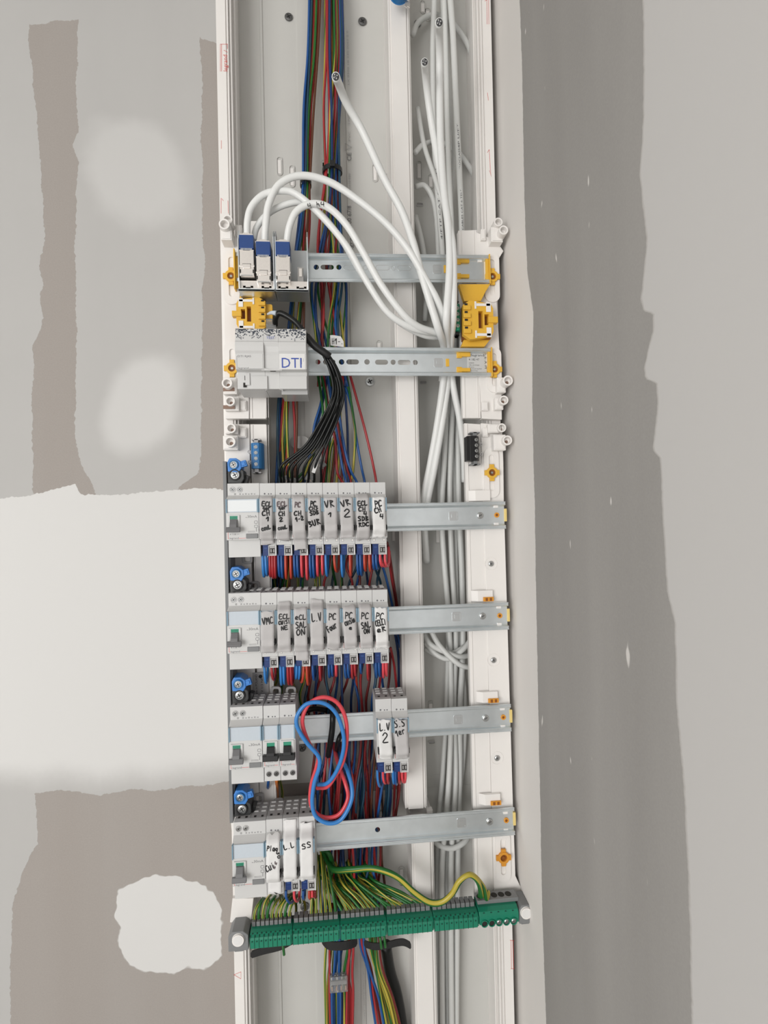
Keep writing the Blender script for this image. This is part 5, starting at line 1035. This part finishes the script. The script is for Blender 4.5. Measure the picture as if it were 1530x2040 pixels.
for k, (sx, sy, my) in enumerate(((760, 1742, 1790), (775, 1745, 1782), (785, 1748, 1790))):
    u = bu(4, k) if 0 else bu(3, 6+k)+.2
# extra fan strands
for k in range(10):
    x = 650+k*13; wire([(650+R.uniform(-30, 90), 1735, 40), (x, 1770+R.uniform(-6, 6), 50), (x+6, 1810, 58), (x+8, 1860, 60)], 'gy', 1.7, 'green-and-yellow earth wire behind the ones entering the bar', 'earth wires behind the bar', per=6)
thk = [(640, 1690, 46), (652, 1715, 60), (666, 1731, 80), (700, 1731, 92), (745, 1729, 98), (790, 1745, 104), (825, 1776, 108), (855, 1796, 110), (880, 1796, 112), (900, 1780, 114), (915, 1755, 116), (936, 1743, 116), (953, 1758, 112), (959, 1785, 100)]
b5 = ew(u0+(u1-u0)*.12, 86, 24); b6 = ew(u0+(u1-u0)*.305, 86, 24)
wire([P3(*p) for p in thk]+[(b5[0]+.5, 90, b5[2]+10), b5], 'gy', 3.1, 'thick green-and-yellow earth cable sweeping across to the large terminals', 'thick earth cables', mm=True, per=7, twist=.012)
thk2 = [(a+(3 if i > 8 else 0), b+3 if i < 9 else b-1, d-7) for i, (a, b, d) in enumerate(thk)]
wire([P3(*p) for p in thk2[:-2]]+[P3(962, 1765, 104), P3(969, 1790, 96), (b6[0]+.5, 90, b6[2]+8), b6], 'gy', 3.0, 'second thick earth cable running behind the first into the next large terminal', 'thick earth cables', mm=True, per=7, twist=-.01)
wire([(640, 1690, 60), (655, 1700, 66), (662, 1725, 60), (655, 1760, 46)], 'gy', 3.0, 'thick green cable bending down below the lowest rail', 'thick earth cables')
for i, (px, py) in enumerate(((563, 1893), (757, 1880), (765, 1878))): wire([(px, py-14, 80), (px+2, py, 82), (px+3, py+9, 80)], 'gy', 1.7, 'short earth wire end hanging just under the green bar', 'earth wire ends under the bar')

# cable ties
def tie(px, py, w_, label, h=7, d0=18, d1=44, ear=True, ang_=0):
    x, z = P(px, py, (d0+d1)/2); t = thing('cable_tie', label, 'cable tie', (x, d0, z)); hw = w_/2/1.47; q = M(); n = 22; b = 0
    cz = (d0+d1)/2; rd = (d1-d0)/2; ro = [(hw*math.cos(2*math.pi*i/n), cz+rd*math.sin(2*math.pi*i/n)) for i in range(n)]
    for s in (1, .9):
        for zz in (-h/3, h/3): q.v += [(x+p[0]*s, cz+(p[1]-cz)*s, z+zz+p[0]*math.tan(ang_)) for p in ro]
    for i in range(n):
        j = (i+1) % n; q.face([i, j, n+j, n+i]); q.face([2*n+j, 2*n+i, 3*n+i, 3*n+j]); q.face([n+i, n+j, 3*n+j, 3*n+i]); q.face([j, i, 2*n+i, 2*n+j])
    q.build('strap', BLACK, t); 
    if ear: q = M(); q.box(x-3.4, x+3.4, d1-1, d1+4.5, z-3.6, z+4.5); q.build('lock_head', BLACK, t, .6)
    return t
tie(609, 366, 23, 'black cable tie round the thin left bundle', 10)
tie(662, 341, 40, 'black cable tie round the thick central bundle, just higher than its neighbour', 9)
# hook and loop straps at the bar
def strap(pts, label, w_=11):
    q = M(); Q = [Vector(P3(*p)) for p in pts]; b = 0; n = len(Q)
    for off in (0, 1.2):
        for i, p in enumerate(Q):
            hw = w_/2*(1 if 0 < i < n-1 else .45); q.v += [(p.x, p.y-off, p.z+hw), (p.x, p.y-off, p.z-hw)]
    for i in range(n-1):
        a = 2*i; c = 2*n+2*i; q.face([a, a+1, a+3, a+2][::-1]); q.face([c, c+1, c+3, c+2]); q.face([a, a+2, c+2, c]); q.face([a+1, c+1, c+3, a+3])
    q.face([0, 2*n, 2*n+1, 1]); q.face([2*n-2, 2*n-1, 4*n-1, 4*n-2]); tag(q.build('hook_strap', BLACK), label, 'strap')
def smpts(pts, per=5):
    Q = [pts[0]]+pts+[pts[-1]]; out = []
    for i in range(1, len(Q)-2):
        for k in range(per):
            t = k/per; out.append(tuple(.5*((2*Q[i][j])+(Q[i+1][j]-Q[i-1][j])*t+(2*Q[i-1][j]-5*Q[i][j]+4*Q[i+1][j]-Q[i+2][j])*t*t+(3*Q[i][j]-Q[i-1][j]-3*Q[i+1][j]+Q[i+2][j])*t**3) for j in range(3)))
    out.append(Q[-2]); return out
strap(smpts([(499, 1903, 60), (525, 1895, 66), (560, 1886, 72), (590, 1872, 76), (640, 1862, 78)]), 'black hook strap curving out left under the green bar', 9)
strap(smpts([(640, 1870, 62), (655, 1884, 70), (690, 1884, 74), (712, 1876, 70)]), 'black strap round the left wire bundle just under the bar')
strap(smpts([(725, 1880, 64), (745, 1886, 74), (770, 1884, 78), (790, 1879, 80), (805, 1878, 82), (819, 1885, 84)]), 'black strap under the bar with its free end curling out to the right', 9)

# clear wire connectors
def clear_conn(px, py, d, label, w_=22, h=20, rot=0, n=5):
    x, z = P(px, py, d); t = thing('wire_connector', label, 'connector', (x, d-8, z))
    q = M(); q.box(x-w_/2, x+w_/2, d-8, d, z-h/2, z+h/2, rot, (x, z)); q.build('clear_shell', glass, t, .8)
    q = M(); q.box(x-w_/2+1.5, x+w_/2-1.5, d-6, d-2, z-1, z+4, rot, (x, z)); q.build('grey_insert', DGREY, t, .3)
    q = M()
    for k in range(n-1): u = x-w_/2+3+k*(w_-6)/(n-2); q.box(u-.9, u+.9, d-7, d-1.5, z-h/2+2, z-2.5, rot, (x, z))
    q.build('copper_contacts', mat('copper_contact', (.75, .48, .32), .35, 1) if 'copper_contact' not in MATS else MATS['copper_contact'], t); return t
clear_conn(675, 1962, 46, 'clear plug-in connector clipped on the blue wires below the earth bar', 24, 21)
for i, (px, py, rot) in enumerate(((569, 955, .5), (583, 960, .2), (617, 952, -.5), (640, 925, -.8))): clear_conn(px, py, 70-6*i, ('clear connector at the foot of the black branch wires, leftmost above the top row', 'small clear connector next to the leftmost one above the top row', 'clear connector with a white tag above the top row', 'clear connector deepest among the wires above the top row')[i], 11, 10, rot, 4)
q = M(); a = P3(628, 930, 80); q.box(a[0]-2.2, a[0]+2.2, 79, 80, a[2]-8, a[2]+8, -.35); tag(q.build('paper_tag', TAPEW), 'small white paper tag on a wire above the top breaker row', 'tag')
# tape flag on the central bundle
t = thing('tape_flag', 'white tape flag handwritten on the central bundle above the second rail', 'tape', P3(672, 679, 84)); a = P(672, 679, 84); q = M(); q.plate([(a[0]-8.5, a[1]-6), (a[0]+8, a[1]-8), (a[0]+8, a[1]-1), (a[0]+4.5, a[1]+5.5), (a[0]-4, a[1]+7), (a[0]-9, a[1]+7)], [], 84, 84.5); q.build('flag', TAPEW, t)
q = M(); hand(q, 'H1-.', a[0]-7, a[1]-4.5, 15, 7.5, lambda x, z: 84.5, 1.1); q.build('handwriting', INK, t)

# black branch cable from the tester module
t = wire([(548, 648, 100), (549, 634, 108), (556, 624, 112), (572, 630, 114), (592, 645, 116), (612, 672, 118), (630, 690, 116), (645, 702, 114)], 'black', 3.4, 'black sleeved cable leaving the tester module and splitting below into thin leads', None, 'black_cable', 'cable', n=12, per=7)
q = M(); q.tube([P3(610, 670, 118), P3(626, 688, 117), P3(648, 704, 115), P3(656, 710, 113)], 4.6, 12, 6); q.build('tape_wrap', BLACK, None).parent = None
bpy.data.objects['tape_wrap'].parent = t
q = M(); q.tube([P3(533, 626, 106), P3(541, 623, 112), P3(550, 624, 114)], 2.6, 10, 5, taper=lambda u: .5+.7*u); tag(q.build('heat_shrink_tip', CLEAR), 'pale shrink sleeve pointing left from the black cable by the yellow holder', 'sleeve')
q = M(); a = P3(540, 646, 104); q.box(a[0]-6, a[0]+6, 96, 104, a[2]-7, a[2]+7); tag(q.build('clear_plug', glass, None, .5), 'clear plug where the black cable enters the tester module', 'plug')
ends = [(560, 962), (566, 965), (574, 963), (582, 958), (592, 962), (604, 960), (615, 950), (626, 958), (640, 955)]
for k, e in enumerate(ends):
    u = (k-4)/4; wire([(645+u*5, 700, 112), (664+u*8, 735, 112-(k%3)*4), (674+u*10, 775, 108-(k%2)*6), (669+u*13, 805, 102+(k%3)*3), (652+u*17, 845, 96-(k%2)*5), (628+u*22, 890, 88), ((600+e[0])/2+u*20, 928, 80), (e[0], e[1], 70), (e[0]-4, e[1]+30, 62)], 'black', 1.55, 'thin black lead curving from the sleeved cable down to the top row', 'thin black leads', per=7, n=8)

# white data cables
def cable(pts, r, label, group=None, col=None, core=False, n=14, per=8):
    t = wire(pts, col or CABLE, r, label, group, 'network_cable', 'cable', n=n, per=per)
    if core:
        a, b = Vector(P3(*pts[0])), Vector(P3(*pts[1])); dr = (a-b).normalized()
        q = M(); q.tube([tuple(a+dr*.2), tuple(a+dr*1.2)], r*.78, 12, 2); c = q.build('foil_core', FOIL, None); c.parent = t
        q = M(); side = dr.cross(Vector((0, 1, 0))).normalized()
        for k in range(4): o = a+side*(r*.3*(1 if k % 2 else -1))+dr.cross(side)*(r*.3*(1 if k < 2 else -1)); q.tube([tuple(o), tuple(o+dr*1.7)], r*.24, 7, 2)
        c = q.build('conductor_pair', STEEL, None); c.parent = t
    return t
RC = 4.1
cable([(669, 153, 176), (675, 168, 150), (690, 205, 128), (722, 262, 112), (765, 355, 108), (800, 420, 106), (822, 480, 106), (838, 540, 106), (856, 600, 104), (873, 655, 98), (884, 692, 66), (884, 750, 58), (872, 840, 50), (858, 920, 44), (843, 1000, 40), (846, 1060, 36), (850, 1120, 20)], RC+.6, 'open-ended white network cable slanting from upper left over the partition', core=True)
cable([(846, 124, 150), (847, 142, 124), (852, 190, 102), (862, 260, 88), (876, 340, 88), (890, 420, 96), (902, 490, 104), (904, 560, 104), (903, 630, 100), (898, 690, 64), (892, 760, 54), (880, 850, 50), (866, 930, 46), (852, 1000, 44), (845, 1060, 30)], RC+.3, 'shorter open-ended white cable left of the tallest one in the right channel', core=True)
cable([(875, 45, 168), (875, 66, 138), (876, 120, 112), (876, 200, 96), (878, 290, 94), (884, 380, 96), (893, 450, 102), (896, 520, 106), (893, 580, 106), (889, 640, 100), (893, 692, 64), (903, 770, 52), (915, 830, 44), (924, 900, 34), (926, 960, 26)], RC+.6, 'tallest open-ended white network cable in the right channel', core=True)
GLc = None
cable([(492, 474, 104), (493, 440, 108), (501, 412, 110), (525, 388, 112), (560, 380, 112), (592, 388, 112), (640, 430, 110), (690, 490, 110), (730, 560, 108), (770, 620, 104), (812, 650, 98), (850, 661, 88), (880, 664, 70)], RC, 'white cable from the leftmost connector arching right and low across both rails')
cable([(527, 486, 104), (529, 450, 110), (536, 405, 114), (558, 366, 116), (600, 350, 116), (655, 362, 114), (712, 398, 112), (770, 446, 110), (815, 500, 108), (850, 560, 106), (872, 600, 102), (884, 640, 90), (886, 690, 62), (880, 760, 50)], RC+.2, 'white cable from the middle connector making the highest arch')
cable([(505, 478, 92), (512, 452, 96), (535, 425, 100), (568, 408, 102), (604, 404, 102), (640, 428, 102), (682, 480, 102), (722, 548, 100), (762, 610, 96), (800, 645, 90), (845, 668, 80), (880, 672, 66)], RC-.2, 'white cable passing behind the others from the left bracket')
cable([(571, 486, 104), (577, 450, 110), (592, 420, 114), (622, 406, 116), (655, 414, 116), (690, 448, 114), (722, 500, 112), (758, 565, 110), (800, 622, 106), (832, 650, 98), (868, 662, 86), (884, 668, 74)], RC+.2, 'white cable from the rightmost connector arching in front of the other cables')
# handwriting on the sheaths
q = M(); x, z = P(615, 410, 121); hand(q, '4', x, z-3, 5, 6, lambda a, b: 120.6, .8, .4); hand(q, 'h4', x+9, z-1, 11, 6, lambda a, b: 120.8, .8, .1); tag(q.build('cable_marking', INK), 'black pen marks on the arch of the frontmost white cable', 'marking')
gR = 'white cables running down the right channel'
vc = [([(856, -660, 30), (866, -90, 30), (862, 100, 28), (866, 300, 30), (878, 460, 34), (888, 600, 34), (892, 720, 30), (886, 900, 28), (880, 1020, 30), (885, 1120, 30), (895, 1250, 26), (899, 1400, 26), (895, 1540, 30), (888, 1640, 30), (880, 1760, 26), (883, 2140, 22), (894, 2740, 22)], 'far left'),
 ([(873, -660, 44), (883, -90, 44), (888, 100, 40), (893, 300, 34), (900, 460, 30), (906, 620, 24), (903, 780, 26), (896, 960, 24), (900, 1120, 24), (908, 1260, 22), (904, 1400, 22), (908, 1540, 24), (903, 1640, 26), (898, 1760, 26), (901, 2140, 24), (912, 2740, 24)], ''),
 ([(884, -660, 50), (894, -90, 50), (903, 80, 46), (913, 300, 40), (920, 460, 30), (918, 600, 20), (912, 800, 18), (914, 1000, 18), (920, 1140, 18), (922, 1290, 18), (916, 1420, 20), (916, 1540, 20), (912, 1700, 20), (909, 2140, 18), (920, 2740, 18)], ''),
 ([(868, -660, 24), (878, -90, 24), (893, 150, 22), (905, 300, 20), (896, 420, 22), (902, 560, 22), (882, 800, 20), (876, 1000, 18), (892, 1200, 16), (890, 1400, 16), (882, 1540, 16), (872, 1700, 14), (871, 2140, 14), (882, 2740, 14)], ''),
 ([(832, 215, 30), (845, 290, 34), (868, 360, 36), (888, 440, 30), (896, 560, 18), (898, 760, 14), (905, 1000, 14), (912, 1250, 14), (926, 1400, 14), (918, 1560, 14), (890, 1680, 16), (893, 2140, 12), (904, 2740, 12)], '')]
for k, (p, _) in enumerate(vc): cable(p, [3.9, 3.9, 4.2, 3.6, 3.4][k], 'pale grey cable down the right channel, '+('leftmost at the top', 'third from the left', 'rightmost, with long lettering', 'deepest, behind the tallest open-ended cable', 'coming in slanted from behind the partition')[k], gR, CABLEG, n=10, per=5)
gS = 'curved cable turns in the right channel'; SN = iter(('arching highest, near the top edge', 'arching left of the red arrow mark', 'small bend just above the topmost rail', 'sagging under the fourth rail, upper left', 'rising to the right under the fourth rail', 'slanting lowest under the fourth rail', 'deepest one under the fourth rail', 'curving just under the lowest rail', 'beside the partition behind the topmost rail'))
for p in ([(822, 70, 30), (834, 44, 24), (862, 30, 14), (890, 38, 12), (915, 62, 12), (936, 100, 14), (944, 150, 14)], [(826, 305, 40), (844, 288, 30), (870, 283, 14), (900, 293, 12), (925, 318, 12), (945, 355, 14), (948, 400, 12)], [(828, 372, 30), (846, 370, 28), (862, 395, 26), (870, 440, 24), (874, 520, 22)],
          [(845, 1262, 30), (858, 1284, 38), (890, 1300, 42), (915, 1308, 40), (938, 1305, 30)], [(846, 1278, 26), (870, 1304, 34), (895, 1312, 36), (922, 1294, 36), (940, 1272, 30)], [(858, 1255, 36), (875, 1285, 42), (900, 1312, 46), (920, 1326, 46), (940, 1330, 40)],
          [(846, 1292, 20), (880, 1308, 28), (905, 1300, 30), (938, 1282, 26)], [(858, 1660, 26), (872, 1682, 30), (900, 1690, 32), (925, 1678, 30), (938, 1660, 20)], [(828, 430, 20), (842, 490, 22), (850, 560, 20), (846, 640, 18)]):
    cable(p, 3.7, 'pale grey cable turn in the right channel, '+next(SN), gS, CABLEG, n=10, per=6)
# printed text along two of the cables
def sheath_text(s, p0, p1, r, h=3.6):
    a, b = P3(*p0), P3(*p1); q = M(); L = math.hypot(b[0]-a[0], b[2]-a[2]); print_text(q, s, 0, 0, 0, h, width=L); an = math.atan2(b[2]-a[2], b[0]-a[0])
    for i, v in enumerate(q.v): u, y = v[0], v[2]-h*.35; q.v[i] = (a[0]+u*math.cos(an)-y*math.sin(an), a[1]+(b[1]-a[1])*u/L+r, a[2]+u*math.sin(an)+y*math.cos(an))
    tag(q.build('sheath_print', GPRINT), 'small printed lettering along a pale cable in the right channel, %s' % ('near the top' if p0[1] < 420 else ('on the right' if p0[0] > 900 else 'on the left')), 'print')
sheath_text('CABLES CAT 6 TELECITE-5 EUROCLASS', (920.5, 462, 30), (913, 300, 40), 4.5); sheath_text('4P U/FTP LSZH 2560 Vca', (913, 300, 40), (904.5, 145, 43.5), 4.6)
sheath_text('4/FTP CAT 6 LSZH', (879, 480, 34.5), (868, 340, 31), 4.2)
# blue knob end at the very top
t = thing('blue_round_cap', 'blue round cap with frayed bare strands at the top edge above the partition', 'cap', P3(795, -12, 70)); a = P(796, -22, 90); q = M(); q.cyl(a[0], a[1], 11, 80, 90, 28, 10); q.build('cap', BLUET, t, .8)
q = M()
for k in range(6): s_ = P3(806+k*1.2, 2, 84); q.tube([s_, (s_[0]+1+k*.3, 86, s_[2]-5), (s_[0]+k*.5-1, 87, s_[2]-10-k % 3)], .35, 5, 3)
q.build('bare_strands', NICK, t)
